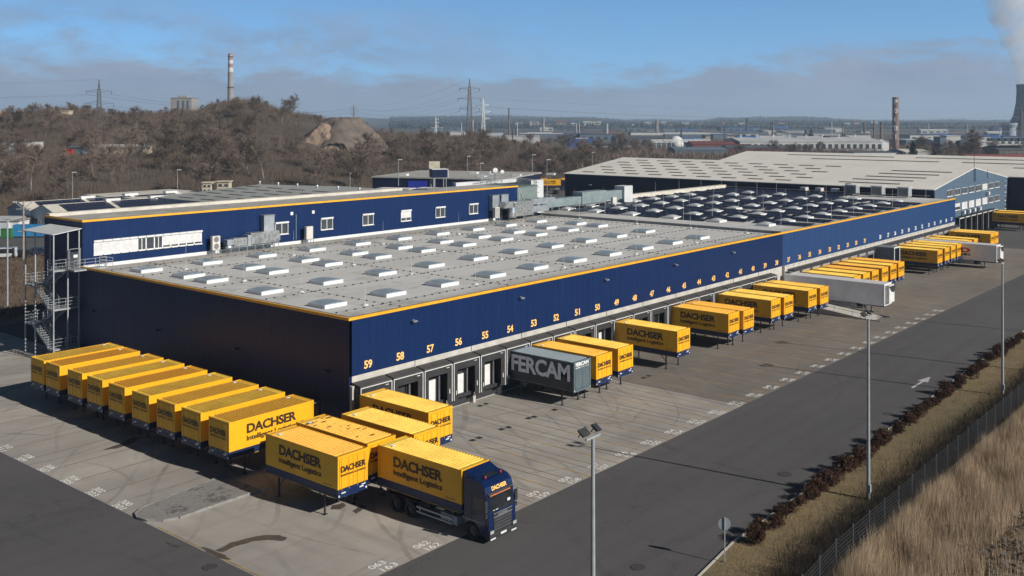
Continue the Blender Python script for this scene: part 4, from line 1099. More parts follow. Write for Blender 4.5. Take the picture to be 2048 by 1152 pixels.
# row across the dark end wall (long axis along x)
leftrow = [27.8, 24.9, 20.95, 17.6, 14.1, 10.5, 6.9, 3.5, 0.0]
ll = ['yellow swap body at the far left end of the row, beside the fire escape',
      'second yellow swap body from the fire escape in the row by the end wall',
      'third yellow swap body from the fire escape in the row by the end wall',
      'fourth yellow swap body from the fire escape in the row by the end wall',
      'fifth and middle yellow swap body of the nine by the dark end wall',
      'sixth yellow swap body from the fire escape, by the dark end wall',
      'third nearest yellow swap body of the row by the dark end wall',
      'second nearest yellow swap body of the row by the end wall, with an orange roof',
      'nearest yellow swap body of the row by the end wall, its sunlit long side lettered']
rowobj = [place(-10.95 + hl, y + 1.22, -math.pi / 2, l) for y, l in zip(leftrow, ll)]
place(.95, -9.05 + hl, 0, 'yellow swap body docked at the nearest gate, numbered 59')
dd = place(-3.25, -11.85 + hl, 0, 'yellow swap body with orange roof standing free between truck and gate 59')
rusty = place(-6.55, -10.9 + hl, 0, 'yellow swap body with rust patches on its roof, behind the frontmost one')
place(-9.48, -11.4 + hl, 0, 'frontmost yellow swap body on legs, left of the blue truck')
for x, n, y in ((22.85, 53, -8.35), (26.55, 52, -8.2), (36.7, 49, -8.45), (48.05, 46, -8.1), (50.75, 45, -8.5), (58.65, 43, -8.0), (61.5, 42, -8.3), (67.7, 40, -8.6), (70.6, 39, -8.9)):
    place(x, y + hl, 0, 'yellow swap body docked under gate number %d' % n)
for x, n in ((82.0, 36), (85.3, 35), (88.6, 34), (92.4, 33), (95.8, 32), (99.1, 31), (117.2, 27), (120.9, 26), (124.2, 25), (127.4, 24), (133.6, 22), (137.2, 21), (147.9, 19), (150.6, 18)):
    place(x, -8.75 + hl, 0, 'yellow swap body docked under gate number %d' % n)
place(194.7, 3.4 - hl, 0, 'yellow swap body docked at the steel blue gable, its lettered side showing')
place(199.6, 3.8 - hl, 0, 'yellow swap body behind the lettered one at the steel blue gable')
# rust patches on that roof
b = MB()
for i in range(34):
    x = random.uniform(-1.05, 1.0); y = random.choice([-2.2, -.9, .4, 1.3, 2.3, 2.9]) + random.gauss(0, .25); w = random.uniform(.08, .3)
    k = 7; ring = [(x + w * math.cos(2 * math.pi * j / k) * random.uniform(.5, 1.3), y + .22 * w * 2 * math.sin(2 * math.pi * j / k) * random.uniform(.5, 1.3) * .8, ST + .001) for j in range(k)]
    b.add(ring, [tuple(range(k))])
b.build('rust_patches', RUST, rusty, recalc=False)
fer = swap_body('grey'); fer.location = (19.72, -8.2 + hl, 0); tag(fer, 'dark grey swap body with huge grey lettering, docked under gate number 54', 'swap body')

# ------------------------------------------------------------------ lorry
def wheel(parent, x, y, r=.5, w=.3, m=None):
    s = 1 if x > 0 else -1; b = MB(); n = 24; prof = [(r * .62, -w / 2), (r * .93, -w / 2), (r, -w / 2 + .05), (r, w / 2 - .05), (r * .93, w / 2), (r * .62, w / 2)]
    vs = []; fs = []
    for pr, px in prof:
        for i in range(n): a = 2 * math.pi * i / n; vs.append((px, pr * math.cos(a), pr * math.sin(a)))
    for j in range(len(prof)):
        j2 = (j + 1) % len(prof)
        for i in range(n): fs.append((j * n + i, j * n + (i + 1) % n, j2 * n + (i + 1) % n, j2 * n + i))
    b.add(vs, fs); o = b.build('wheel', TIRE, parent, smooth=False); o.location = (x, y, r)
    q = MB(); q.tube((-w * .2, 0, 0), (w * .2, 0, 0), r * .63, r * .63, 18); q.tube((s * w * .2, 0, 0), (s * w * .42, 0, 0), r * .3, r * .22, 12)
    for i in range(8): a = 2 * math.pi * i / 8; q.tube((s * w * .2, r * .45 * math.cos(a), r * .45 * math.sin(a)), (s * w * .26, r * .45 * math.cos(a), r * .45 * math.sin(a)), .05, .05, 6)
    q.build('rim', RIM, o)
def lorry(label, loc, rz=0, words=True):
    """origin under the middle of the load; cab towards -y"""
    t = thing('truck', label, 'truck', loc, rz); yf = -hl - 2.15
    P = [(yf + .02, .42), (yf - .04, 1.1), (yf - .02, 1.72), (yf + .18, 2.9), (yf + .30, 3.32), (yf + .62, 3.58), (yf + 1.1, 3.66), (yf + 1.95, 3.66), (yf + 2.0, 1.0), (yf + 1.93, 1.0)]
    ay = yf + 1.32; P += [(ay + .60 * math.cos(a), .5 + .60 * math.sin(a)) for a in np.linspace(R(25), R(155), 9)] + [(ay - .62, .42)]
    b = MB(); b.prism(P, 'x', -1.24, 1.24); b.build('cab', TRUCKB, t, bevel=.12)
    # windscreen, side glass, visor
    def fy(z): return np.interp(z, [1.1, 1.72, 2.9, 3.32], [yf - .04, yf - .02, yf + .18, yf + .30])
    b = MB(); za, zb = 1.84, 2.90
    n = 8; vs = []
    for z in (za, zb):
        for i in range(n + 1): 
            x = -1.08 + 2.16 * i / n; vs.append((x, fy(z) - .012 + .05 * (abs(x) / 1.08) ** 3 * 0 - .0, z))
    b.add(vs, [(i, i + 1, n + 2 + i, n + 1 + i) for i in range(n)]); b.build('windscreen', GLASSD, t)
    b = MB()
    for s in (-1, 1): b.add([(s * 1.247, yf + .22, 1.85), (s * 1.247, yf + 1.15, 1.85), (s * 1.247, yf + 1.15, 2.65), (s * 1.247, yf + .36, 2.65)], [(0, 1, 2, 3)])
    b.build('side_window', GLASSD, t)
    b = MB(); b.prism([(fy(2.92) - .015, 2.92), (fy(2.92) - .10, 2.90), (fy(2.98) - .09, 2.95), (fy(2.98) - .015, 2.99)], 'x', -1.1, 1.1); b.build('sun_visor', DARKM, t)
    b = MB(); b.box(-.92, fy(2.78) - .04, 2.76, .92, fy(2.78) - .016, 2.83); b.build('pennant', mat('orange_pennant', (.55, .2, .08), (.4, .12, .06), 8), t)
    # grille
    b = MB(); b.box(-.82, yf - .07, .62, .82, yf - .03, 1.78); g = b.build('grille', DARKM, t, bevel=.02)
    b = MB()
    for k, z in enumerate((.78, .96, 1.14, 1.32, 1.48)): b.box(-.78, yf - .10, z, .78, yf - .07, z + .05)
    b.build('grille_slats', RIM, g)
    b = MB(); b.box(-.86, yf - .085, 1.54, .86, yf - .07, 1.57); b.box(-.86, yf - .085, 1.76, .86, yf - .07, 1.79); b.build('chrome_strips', GALV, g)
    if words: text('badge', 'SCANIA', (-.42, yf - .075, 1.6), (1, 0, 0), (0, 0, 1), .84, .12, GALV, g, .02, .01)
    b = MB(); b.tube((-.75, fy(1.95) - .03, 1.9), (-.1, fy(2.1) - .03, 2.12), .015); b.tube((.05, fy(1.95) - .03, 1.9), (.7, fy(2.1) - .03, 2.12), .015); b.build('wipers', BLACKR, t)
    b = MB(); b.box(-.8, fy(2.0) - .025, 1.88, -.35, fy(2.0) - .012 , 1.96); b.box(.55, fy(2.2) - .03, 2.15, .8, fy(2.2) - .015, 2.3); b.build('screen_cards', WHITE2, t)
    b = MB(); b.box(-1.22, yf - .12, .28, 1.22, yf + .28, .62); b.box(-1.22, yf - .12, .62, -.86, yf + .25, .86); b.box(.86, yf - .12, .62, 1.22, yf + .25, .86); b.build('bumper', DARKM, t, bevel=.04)
    for s in (-1, 1):
        b = MB(); b.box(s * .88, yf - .135, .66, s * 1.2, yf - .115, .84); b.build('headlight', HEADL, t)
        b = MB(); b.box(s * .72, yf - .14, .30, s * 1.18, yf - .118, .38); b.build('lower_light', WHITE, t)
        b = MB(); b.box(s * 1.26, yf + .02, 1.95, s * 1.5, yf + .12, 2.62); b.box(s * 1.26, yf + .02, 1.62, s * 1.46, yf + .12, 1.86); b.tube((s * 1.22, yf + .12, 2.55), (s * 1.4, yf + .08, 2.6), .025); b.tube((s * 1.22, yf + .12, 1.75), (s * 1.4, yf + .08, 1.74), .025)
        b.build('mirror', DARKM, t, bevel=.02)
        b = MB(); b.box(s * 1.243, yf + 1.32, .98, s * 1.252, yf + 1.34, 2.75); b.box(s * 1.243, yf + .2, .98, s * 1.252, yf + .22, 1.8); b.box(s * 1.243, yf + 1.1, 1.6, s * 1.27, yf + 1.26, 1.64); b.build('door_seam', DARKM, t)
        b = MB(); b.box(s * 1.243, yf + .3, 1.18, s * 1.255, yf + 1.9, 1.21); b.build('side_stripe', GALV, t)
    b = MB(); b.box(-.26, yf - .145, .42, .26, yf - .122, .54); b.build('number_plate', WHITE, t)
    b = MB(); b.box(-.5, yf + .75, 3.665, .5, yf + 1.25, 3.70); b.build('roof_hatch', GLASSD, t)
    for s in (-1, 1): MB().lathe([(.07, 0), (.07, .1), (.04, .14)], (s * .7, yf + .72, 3.66), 8).build('beacon', REDL, t)
    # wind deflector rising to the load
    b = MB(); b.add([(-1.1, yf + .95, 3.62), (1.1, yf + .95, 3.62), (1.2, yf + 1.98, 3.60), (-1.2, yf + 1.98, 3.60), (-.9, yf + 1.35, 3.72), (.9, yf + 1.35, 3.72), (1.15, yf + 2.0, 4.0), (-1.15, yf + 2.0, 4.0)],
                    [(0, 3, 2, 1), (4, 5, 6, 7), (0, 1, 5, 4), (1, 2, 6, 5), (2, 3, 7, 6), (3, 0, 4, 7)]); b.build('wind_deflector', TRUCKB, t, bevel=.03)
    if words:
        z0, z1 = 3.0, 3.2
        o = text('cab_lettering', 'DACHSER', (-.68, fy(3.04) - .012, 3.03), (1, 0, 0), (0, .27, .963), 1.36, .25, LETO, t, .04, .012)
    b = MB(); b.box(-.45, -hl - .3, .85, -.3, hl - .1, 1.15); b.box(.3, -hl - .3, .85, .45, hl - .1, 1.15)
    for y in (-3, -1.5, 0, 1.5, 3): b.box(-.45, y - .06, .9, .45, y + .06, 1.1)
    for y in (-2.9, 2.9): b.box(-1.15, y - .1, 1.12, 1.15, y + .1, SB - .01)
    b.build('chassis', DARKM, t)
    for s in (-1, 1):
        wheel(t, s * 1.06, ay, .5); wheel(t, s * 1.0, hl - 3.0, .5, .5); wheel(t, s * 1.0, hl - 1.65, .5, .5)
        b = MB(); b.box(s * 1.16, -2.9, .45, s * 1.2, .2, .55); b.box(s * 1.16, -2.9, .75, s * 1.2, .2, .85); b.box(s * 1.14, -2.7, .4, s * 1.18, -2.62, .9); b.box(s * 1.14, -.1, .4, s * 1.18, -.02, .9); b.build('side_guard', GALV, t)
        b = MB(); b.box(s * .55, -3.2, .42, s * 1.1, -1.8, .98); b.build('fuel_tank', GALVM, t, bevel=.05)
        b = MB(); b.box(s * .78, hl - 3.6, 1.06, s * 1.24, hl - 1.05, 1.1); b.build('mudguard', BLACKR, t)
    b = MB(); b.box(-1.15, hl - .25, .6, 1.15, hl - .1, .75); b.build('rear_bar', DARKM, t)
    return t
TX, TY = -6.2, -18.95 + hl
TR = lorry('dark blue truck with sunlit cab carrying a yellow swap body out of the yard', (TX, TY, 0))
lb = copy_tree(PROTO); tag(lb, 'yellow swap body loaded on the dark blue truck', group=YG); lb.location = (TX, TY, 0); lb.rotation_euler = (0, 0, 0)
for ch in [c for c in lb.children if c.name.startswith('leg')]: bpy.data.objects.remove(ch)

# ------------------------------------------------------------------ white trailers
def trailer(label, x, y, L=13.6, words=False):
    t = thing('trailer', label, 'trailer', (x, y, 0)); hw = 1.28
    b = MB(); b.box(-hw, 0, 1.22, hw, L, 4.0); b.build('body', WHITE2, t, bevel=.03)
    b = MB(); b.box(-hw + .05, .05, 4.0, hw - .05, L - .05, 4.012); b.build('roof', WHITE, t)
    b = MB(); b.box(-hw - .01, -.03, 1.22, hw + .01, -.0, 4.0); b.build('front_wall', WHITE, t)
    f = MB(); f.box(-.95, -.55, 1.6, .95, -.03, 3.85); u = f.build('cooling_unit', WHITE, t, bevel=.08)
    g = MB(); g.add([(-1.0, -.57, 3.75), (1.0, -.57, 3.75), (1.0, -.57, 3.1), (.6, -.57, 2.85), (-.3, -.57, 3.05), (-.8, -.57, 3.5), (-1.0, -.53, 3.75), (1.0, -.53, 3.75), (1.0, -.53, 3.1), (.6, -.53, 2.85), (-.3, -.53, 3.05), (-.8, -.53, 3.5)],
                    [(0, 1, 2, 3, 4, 5), (11, 10, 9, 8, 7, 6)] + [(i, (i + 1) % 6, (i + 1) % 6 + 6, i + 6) for i in range(6)]); g.build('grille', DARKM, u)
    b = MB(); b.box(-.5, .3, .95, -.3, L, 1.2); b.box(.3, .3, .95, .5, L, 1.2); b.build('chassis', DARKM, t)
    for s in (-1, 1):
        b = MB(); b.box(s * .95, 2.4, .05, s * 1.08, 2.55, 1.2); b.box(s * .88, 2.32, 0, s * 1.15, 2.63, .06); b.build('landing_leg', GALVM, t)
        for y in (L - 4.6, L - 3.3, L - 2.0): wheel(t, s * 1.05, y, .5, .36)
        b = MB(); b.box(s * 1.2, 3.6, .55, s * 1.24, L - 5.3, 1.15); b.build('side_guard', GALVM, t)
    b = MB(); b.box(-.8, 3.0, .5, .8, 4.4, 1.1); b.build('pallet_box', DARKM, t)
    if words:
        text('side_lettering', 'ND', (-hw, 7.5, 2.45), (0, -1, 0), (0, 0, 1), 3.4, .85, LETRED, t, .06, .008)
        text('side_lettering', 'IOE', (-hw, 7.5, 1.95), (0, -1, 0), (0, 0, 1), 3.4, .4, LETTER, t, .05, .008)
    return t
trailer('long plain white refrigerated trailer docked at gate 37, beside the ramp', 78.4, -14.1)
trailer('long white refrigerated trailer with red and black letters, farther down the docks', 130.0, -14.3, words=True)
# entrance shelter between gates 29 and 28
t = thing('entrance_shelter', 'grey boxy entrance shelter with white front frame between the docked bodies', 'shelter')
b = MB(); x0, x1, y0 = 109.8, 112.4, -4.0
b.box(x0, y0 + .1, 0, x0 + .12, -1.05, 4.55); b.box(x1 - .12, y0 + .1, 0, x1, -1.05, 4.55); b.box(x0, y0 + .1, 4.55, x1, -1.05, 4.65); b.build('shell', mat('grey_panel', (.20, .22, .235), (.17, .185, .2), 1), t)
b = MB(); b.box(x0 - .02, y0, 0, x0 + .2, y0 + .1, 4.5); b.box(x1 - .2, y0, 0, x1 + .02, y0 + .1, 4.5); b.box(x0 - .02, y0, 4.5, x1 + .02, y0 + .1, 4.7); b.build('front_frame', WHITE, t)

# ramp with railings up to gate 38
t = thing('loading_ramp', 'pale concrete ramp with pipe railings beside the plain white trailer', 'ramp')
x0, x1 = 72.9, 76.6; b = MB(); b.add([(x0, -14.2, .02), (x1, -14.2, .02), (x1, -.1, .02), (x0, -.1, .02), (x0, -14.2, .03), (x1, -14.2, .03), (x1, -3.2, 1.25), (x0, -3.2, 1.25), (x1, -.1, 1.25), (x0, -.1, 1.25)],
    [(0, 3, 2, 1), (4, 5, 6, 7), (7, 6, 8, 9), (0, 1, 5, 4), (1, 2, 8, 6, 5), (0, 4, 7, 9, 3), (2, 3, 9, 8)]); b.build('ramp_slab', CONC, t)
for x in (x0 + .1, x1 - .1):
    b = MB()
    def rz_(y): return .03 + (1.22 * (y + 14.2) / 11 if y < -3.2 else 1.22)
    ys = [-14.0, -11.6, -9.2, -6.8, -4.4, -1.8]
    for y in ys: b.tube((x, y, rz_(y)), (x, y, rz_(y) + 1.0), .03)
    for a, c in zip(ys[:-1], ys[1:]):
        for h in (.5, 1.0): b.tube((x, a, rz_(a) + h), (x, c, rz_(c) + h), .028)
    b.box(x - .08, -15.2, .02, x + .08, -3.2, .14); b.build('railing', GALVM, t)

# ------------------------------------------------------------------ lamp masts, sign, fence
def lamp_mast(label, x, y, h=12.2, a=0):
    t = thing('floodlight_mast', label, 'light pole', (x, y, 0))
    b = MB(); b.tube((0, 0, 0), (0, 0, h - .15), .13, .075, 10); b.lathe([(.2, 0), (.2, .05), (.14, .08)], (0, 0, 0), 10); b.build('mast', GALVM, t, smooth=False)
    b = MB(); b.box(-.5, -.04, h - .14, .5, .04, h - .05); b.box(-.1, -.16, .6, .1, -.1, 1.1); o = b.build('crossarm', GALVM, t); o.rotation_euler = (0, 0, a)
    for s in (-1, 1):
        q = MB(); q.box(-.21, -.18, -.04, .21, .18, .05); c = q.build('floodlight', DARKM, o); c.location = (s * .43, .14, h + .17); c.rotation_euler = (R(38), R(s * 8), R(s * 10))
        g = MB(); g.box(-.18, -.15, -.06, .18, .15, -.042); g.build('lamp_glass', GLASS, c)
        g = MB(); g.box(-.23, -.02, -.22, -.215, .02, .02); g.box(.215, -.02, -.22, .23, .02, .02); g.build('bracket', DARKM, c)
    return t
lamp_mast('galvanised mast with two black floodlights, nearest to the camera', -18.1, -36.25, a=R(0))
lamp_mast('galvanised floodlight mast on the verge behind the copper hedge, second from the camera', 13.93, -35.7)
lamp_mast('galvanised floodlight mast near the right edge of the picture', 46.56, -35.76)
lamp_mast('floodlight mast beyond the right edge, throwing the farthest shadow on the road', 79.2, -35.7)
lamp_mast('taller mast beyond the right edge, throwing a thick shadow over the bays', 58.2, -37.2, 15.0)
t = thing('round_sign', 'back of a round road sign on a thin pole at the kerb', 'road sign', (-.64, -32.95, .1))
b = MB().tube((0, 0, 0), (0, 0, 2.55), .035, .035, 8); b.build('pole', GALVM, t)
b = MB(); n = 24; b.tube((0, -.05, 2.15), (.012, -.035, 2.15), .36, .36, 24); o = b.build('disc', mat('sign_back', (.30, .33, .36), (.26, .29, .32), 3, .5, .3), t)
b = MB(); b.tube((-.05, -.05, 2.15), (.02, -.02, 2.15), .36, .36, 28)
bpy.data.objects.remove(o)
b = MB(); d0 = Vector((math.cos(R(35)), math.sin(R(35)), 0)); c0 = Vector((0, 0, 2.15)); b.tube(c0 + d0 * .04, c0 + d0 * .055, .36, .36, 28); b.build('disc', mat('sign_back', (.30, .33, .36)), t)

def fence():
    t = thing('mesh_fence', 'grey steel mesh fence with slim posts between grass verge and reeds', 'fence')
    A = Vector((-14, -39.6, .1)); B = Vector((2, -38.35, .1)); C_ = Vector((46, -37.8, .1)); D = Vector((96, -37.85, .1))
    w = MB(); post = None; pts = []
    for a, c in ((A, B), (B, C_), (C_, D)):
        L = (c - a).length; n = int(L / 2.5)
        for i in range(n): pts.append(a + (c - a) * i / n)
    pts.append(D)
    for i, p in enumerate(pts):
        if post is None:
            b = MB(); b.box(-.024, -.024, 0, .024, .024, 1.95); post = b.build('post', mat('fence_post', (.20, .22, .24), (.16, .18, .19), 3, .5, .3), t); o = post
        else: o = post.copy(); COL.objects.link(o); o.parent = t
        o.location = p
        if i == len(pts) - 1: break
        q = pts[i + 1]; d = (q - p)
        for k in range(9): z = .08 + .22 * k; r = .005 if p.x < 30 else .008; w.tube(p + Vector((0, -.04, z)), q + Vector((0, -.04, z)), r, r, 3, cap=False)
        m = 26
        for k in range(m): s = p + d * ((k + .5) / m) + Vector((0, -.04, 0)); w.tube(s + Vector((0, 0, .05)), s + Vector((0, 0, 1.86)), .0045, .0045, 3, cap=False)
    w.build('wire_mesh', mat('fence_wire', (.15, .165, .175), (.12, .13, .14), 3, .5, .3), t)
fence()

# ------------------------------------------------------------------ plants
def leaf_cloud(n, f, size, rng):
    """n small triangles; f() gives position"""
    V = np.zeros((n * 3, 3))
    for i in range(n):
        p = f(); a = rng.normal(0, 1, 3); a /= np.linalg.norm(a); c = np.cross(a, rng.normal(0, 1, 3)); c /= np.linalg.norm(c); s = size * rng.uniform(.5, 1.4)
        V[3 * i] = p + a * s; V[3 * i + 1] = p - a * s * .5 + c * s * .5; V[3 * i + 2] = p - a * s * .5 - c * s * .5
    return V, np.arange(n * 3).reshape(-1, 3)
def hedge_proto(seed):
    rng = np.random.default_rng(seed); t = thing('copper_shrub', 'shrub', 'shrub')
    lob = [(rng.uniform(-.35, .35), rng.uniform(-.35, .35), rng.uniform(.35, .85), rng.uniform(.28, .45)) for _ in range(8)]
    def f():
        x, y, z, r = lob[rng.integers(8)]; d = rng.normal(0, 1, 3); d /= np.linalg.norm(d); p = np.array([x, y, z]) + d * r * rng.uniform(.55, 1.08); p[2] = max(p[2], .05); return p
    V, Fc = leaf_cloud(1500, f, .075, rng); mesh_np('foliage', V, Fc, TWIGR, t)
    b = MB()
    for k in range(5): a = rng.uniform(0, 6.28); b.tube((0, 0, 0), (.35 * math.cos(a), .35 * math.sin(a), .7), .025, .01, 4)
    b.build('stem', BARK, t); return t
HP = [hedge_proto(s) for s in (1, 2, 3)]
hx = []; x = 2.9
while x < 75: hx.append(x); x += random.uniform(1.02, 1.5) + (1.6 if random.random() < .06 else 0) + (.25 if x < 10 else 0)
first = [True] * 3; GH = 'copper shrubs of the hedge along the kerb'
for i, x in enumerate(hx):
    y = np.interp(x, [k[0] for k in KERB], [k[1] for k in KERB]) - 1.05 + random.uniform(-.2, .2); k = i % 3
    lab = ('nearest copper brown shrub of the hedge, beside the round sign' if i == 0 else 'second nearest copper brown shrub of the hedge' if i == 1 else 'copper brown clipped shrub in the hedge row along the kerb')
    s = random.uniform(.62, 1.15) * (1.2 if i < 2 else 1); sc = (s, s, s * random.uniform(.85, 1.15))
    if first[k]: first[k] = False; o = HP[k]; tag(o, lab, group=GH); o.location = (x, y, .08); o.scale = sc; o.rotation_euler = (0, 0, random.uniform(0, 6.28))
    else: dup(HP[k], lab, (x, y, .08), random.uniform(0, 6.28), GH, sc)

def blades(name, n, f, h, w, m, kind='stuff', lean=.25):
    P = np.array([f() for _ in range(n)]); a = RNG.uniform(0, 2 * np.pi, n); hh = h * RNG.uniform(.55, 1.25, n) * (P[:, 3] if P.shape[1] > 3 else 1)
    dx = np.cos(a) * w / 2; dy = np.sin(a) * w / 2; lx = RNG.normal(.08, lean, n) * hh; ly = RNG.normal(0, lean, n) * hh
    V = np.zeros((n, 3, 3)); V[:, 0] = P[:, :3] + np.stack([dx, dy, 0 * dx], 1); V[:, 1] = P[:, :3] - np.stack([dx, dy, 0 * dx], 1); V[:, 2] = P[:, :3] + np.stack([lx, ly, hh], 1)
    return tag(mesh_np(name, V.reshape(-1, 3), np.arange(n * 3).reshape(-1, 3), m), kind=kind)
def clump(x, y, s=.35): return .5 + .5 * math.sin(x * s + 2.1 * math.sin(y * s * 1.3)) * math.sin(y * s * 1.7 + 1.7 * math.sin(x * s * .8))
def f_reed():
    while True:
        x = 4 + 62 * RNG.random() ** 1.1 - 4; y = -38.8 - RNG.random() ** 1.2 * 13
        edge = np.interp(x, [0, 8, 18, 30, 60], [-46, -44.5, -44, -46, -50])
        c = clump(x, y, .55)
        if y < edge and RNG.random() > .12: continue
        if RNG.random() < .35 + .65 * c: return (x, y, .08, .62 + .42 * c)
blades('reeds', 95000, f_reed, 1.45, .018, STRAW, lean=.16)
def f_weed():
    x, y, z, k = f_reed(); return (x, y - .3, z, k * .6)
blades('dead_weeds', 26000, f_weed, 1.1, .024, twig_mat('dark_weed_stems', (.20, .15, .105), (.11, .085, .062)), lean=.38)
def f_tuft():
    x = -6 + 80 * RNG.random(); y0 = np.interp(x, [k[0] for k in KERB], [k[1] for k in KERB]); y = y0 - .4 - RNG.random() * (38 + y0 + .1); return (x, y, .10, .4 + .9 * clump(x, y, .9))
blades('verge_grass', 42000, f_tuft, .085, .03, TUFT, lean=.5)
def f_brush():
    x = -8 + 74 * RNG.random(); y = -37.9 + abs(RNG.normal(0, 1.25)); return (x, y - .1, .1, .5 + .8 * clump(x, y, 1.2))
blades('fence_side_brush', 48000, f_brush, .7, .024, twig_mat('shade_dark_dead_stems', (.075, .06, .05), (.045, .037, .033)), lean=.35)  # dead stems, spread wider and dark to fill out the reeds' shadow band
def f_scr():
    a, b_ = RNG.random(2); x = -30 + 85 * a; y = 70 + 58 * b_; return (x, y, .02, .3 + clump(x, y, .2))
blades('scrub_grass', 26000, f_scr, .9, .10, BRUSH, lean=.5)
# rubble and fly-tipped scraps at the lower right
b = MB(); rr = random.Random(4)
for i in range(420):
    u, v = rr.uniform(1890, 2060), rr.uniform(990, 1170)
    p = gz(u, v, .1); p[2] = .1 + max(0, .55 - .004 * abs(v - 1110)) * rr.random(); s = rr.uniform(.04, .22); q = [rr.uniform(.4, 1) for _ in range(3)]
    vs = [(p[0] + s * q[0] * sx * rr.uniform(.6, 1.2), p[1] + s * q[1] * sy * rr.uniform(.6, 1.2), p[2] + s * q[2] * sz * rr.uniform(.5, 1)) for sz in (0, 1) for sx, sy in ((-1, -1), (1, -1), (1, 1), (-1, 1))]
    b.add(vs, [(0, 3, 2, 1), (4, 5, 6, 7), (0, 1, 5, 4), (1, 2, 6, 5), (2, 3, 7, 6), (3, 0, 4, 7)])
tag(b.build('rubble', mat('rubble', (.09, .075, .06), (.22, .2, .18), 1.3, .95, lo=.5, hi=.75)), kind='stuff')
b = MB()
for i in range(26):
    p = gz(rr.uniform(1960, 2050), rr.uniform(990, 1040), .15); a = rr.uniform(0, 3.1); L = rr.uniform(.3, .9); dx, dy = math.cos(a) * L, math.sin(a) * L
    b.tube(p, (p[0] + dx, p[1] + dy, p[2] + rr.uniform(0, .3)), .03, .02, 4)
tag(b.build('broken_sticks', BIRCH), kind='stuff')

# ------------------------------------------------------------------ halls behind
def gable_hall(name, label, x0, x1, y0, y1, he, hr, wall, roofm, cat='warehouse', axis='y', slots=None, front=None, rot=0, org=None):
    """gabled hall, ridge along axis; local coordinates when org given"""
    t = thing(name, label, cat, org or (0, 0, 0), rot); xm = (x0 + x1) / 2; ym = (y0 + y1) / 2
    b = MB()
    if axis == 'y': b.prism([(x0, 0), (x1, 0), (x1, he), (xm, hr), (x0, he)], 'y', y0, y1)
    else: b.prism([(y0, 0), (y1, 0), (y1, he), (ym, hr), (y0, he)], 'x', x0, x1)
    b.build('wall', wall, t)
    b = MB(); o = .5; th = .16
    if axis == 'y':
        sl = (hr - he) / (xm - x0)
        for s, xe in ((-1, x0 - o), (1, x1 + o)):
            ze = he - o * sl; b.prism([(xm, hr + .02), (xe, ze + .02), (xe, ze + th), (xm, hr + th)], 'y', y0 - .3, y1 + .3)
    else:
        sl = (hr - he) / (ym - y0)
        for s, ye in ((-1, y0 - o), (1, y1 + o)):
            ze = he - o * sl; b.prism([(ym, hr + .02), (ye, ze + .02), (ye, ze + th), (ym, hr + th)], 'x', x0 - .3, x1 + .3)
    b.build('roof', roofm, t)
    return t
SLOT = mat('dirty_rooflight', (.115, .105, .085), (.085, .078, .065), .8, .6)
def slot(t, x0, x1, y0, y1, xe, xm, he, hr, name='rooflight'):
    """strip lying on the left (xe..xm) slope"""
    z = lambda x: he + (hr - he) * (x - xe) / (xm - xe) + .17
    b = MB(); b.add([(x0, y0, z(x0)), (x1, y0, z(x1)), (x1, y1, z(x1)), (x0, y1, z(x0)), (x0, y0, z(x0) + .05), (x1, y0, z(x1) + .05), (x1, y1, z(x1) + .05), (x0, y1, z(x0) + .05)],
                    [(0, 3, 2, 1), (4, 5, 6, 7), (0, 1, 5, 4), (1, 2, 6, 5), (2, 3, 7, 6), (3, 0, 4, 7)]); b.build(name, SLOT, t)
XE, XR, XM, HE, HR = 156.6, 211.4, 184.0, 10.95, 14.25
gh = gable_hall('grey_hall', 'long hall with cream corrugated roof and steel blue gable behind the solar roof', XE, XR, 4.5, 97, HE, HR, NAVY, ROOFC)
b = MB(); b.prism([(XE + .01, 0), (XR - .01, 0), (XR - .01, HE), (XM, HR), (XE + .01, HE)], 'y', 4.3, 4.49); b.build('gable_cladding', STEELBLUE, gh)
for r in range(6):
    xa = XE + 2.6 + r * 4.05
    for k in range(10):
        yb = 93.5 - k * 6.7 - (r % 2) * 3.3
        if yb - 4 < 30: break
        slot(gh, xa, xa + .9, yb - 3.7, yb, XE, XM, HE, HR)
    if r < 5: yb = 25.5 - r * 1.4; slot(gh, xa + .8, xa + 1.7, yb - 13.0, yb, XE, XM, HE, HR)
GY = 4.3
def gwin(xc, z0, z1, w, sh):
    window(gh, xc, z0, xc + w, z1, GY, sh, 4 if not sh else 1, False)
for row, (z0, z1, ss) in enumerate(((9.1, 10.45, [0, 0, 0, 0, 0, .9, 0, 0]), (5.9, 7.3, [0, .5, 1, 1, 1, 1, 0, 0]))):
    for k in range(8):
        x = 164.2 + 5.15 * k
        if row and k < 1: x += 5.0
        if row and k < 1: continue
        gwin(x, z0, z1, 3.9, ss[k])
gwin(171.2, 5.9, 7.3, 1.6, 0) if False else None
for z in (9.2, 7.6, 5.6, 3.6): window(gh, 208.6, z, 209.8, z + 1.1, GY, 0, 1, False)
for k in range(7):
    x = 169.8 + 4.3 * k; b = MB(); b.box(x - 1.75, GY - 1.4, .2, x - 1.5, GY - .01, 4.5); b.box(x + 1.5, GY - 1.4, .2, x + 1.75, GY - .01, 4.5); b.box(x - 1.75, GY - 1.4, 4.2, x + 1.75, GY - .01, 4.5)
    s_ = b.build('dock_seal', BLACKR, gh)
    b = MB(); b.box(x - 1.72, GY - 1.46, .6, x - 1.6, GY - 1.4, 4.4); b.box(x - 1.72, GY - 1.46, 4.34, x + 1.6, GY - 1.4, 4.5); b.build('edge_trim', WHITE, s_)
    b = MB(); b.box(x - 1.4, GY - .1, .9, x + 1.4, GY - .02, 4.1); b.build('dock_door', INNER, s_)
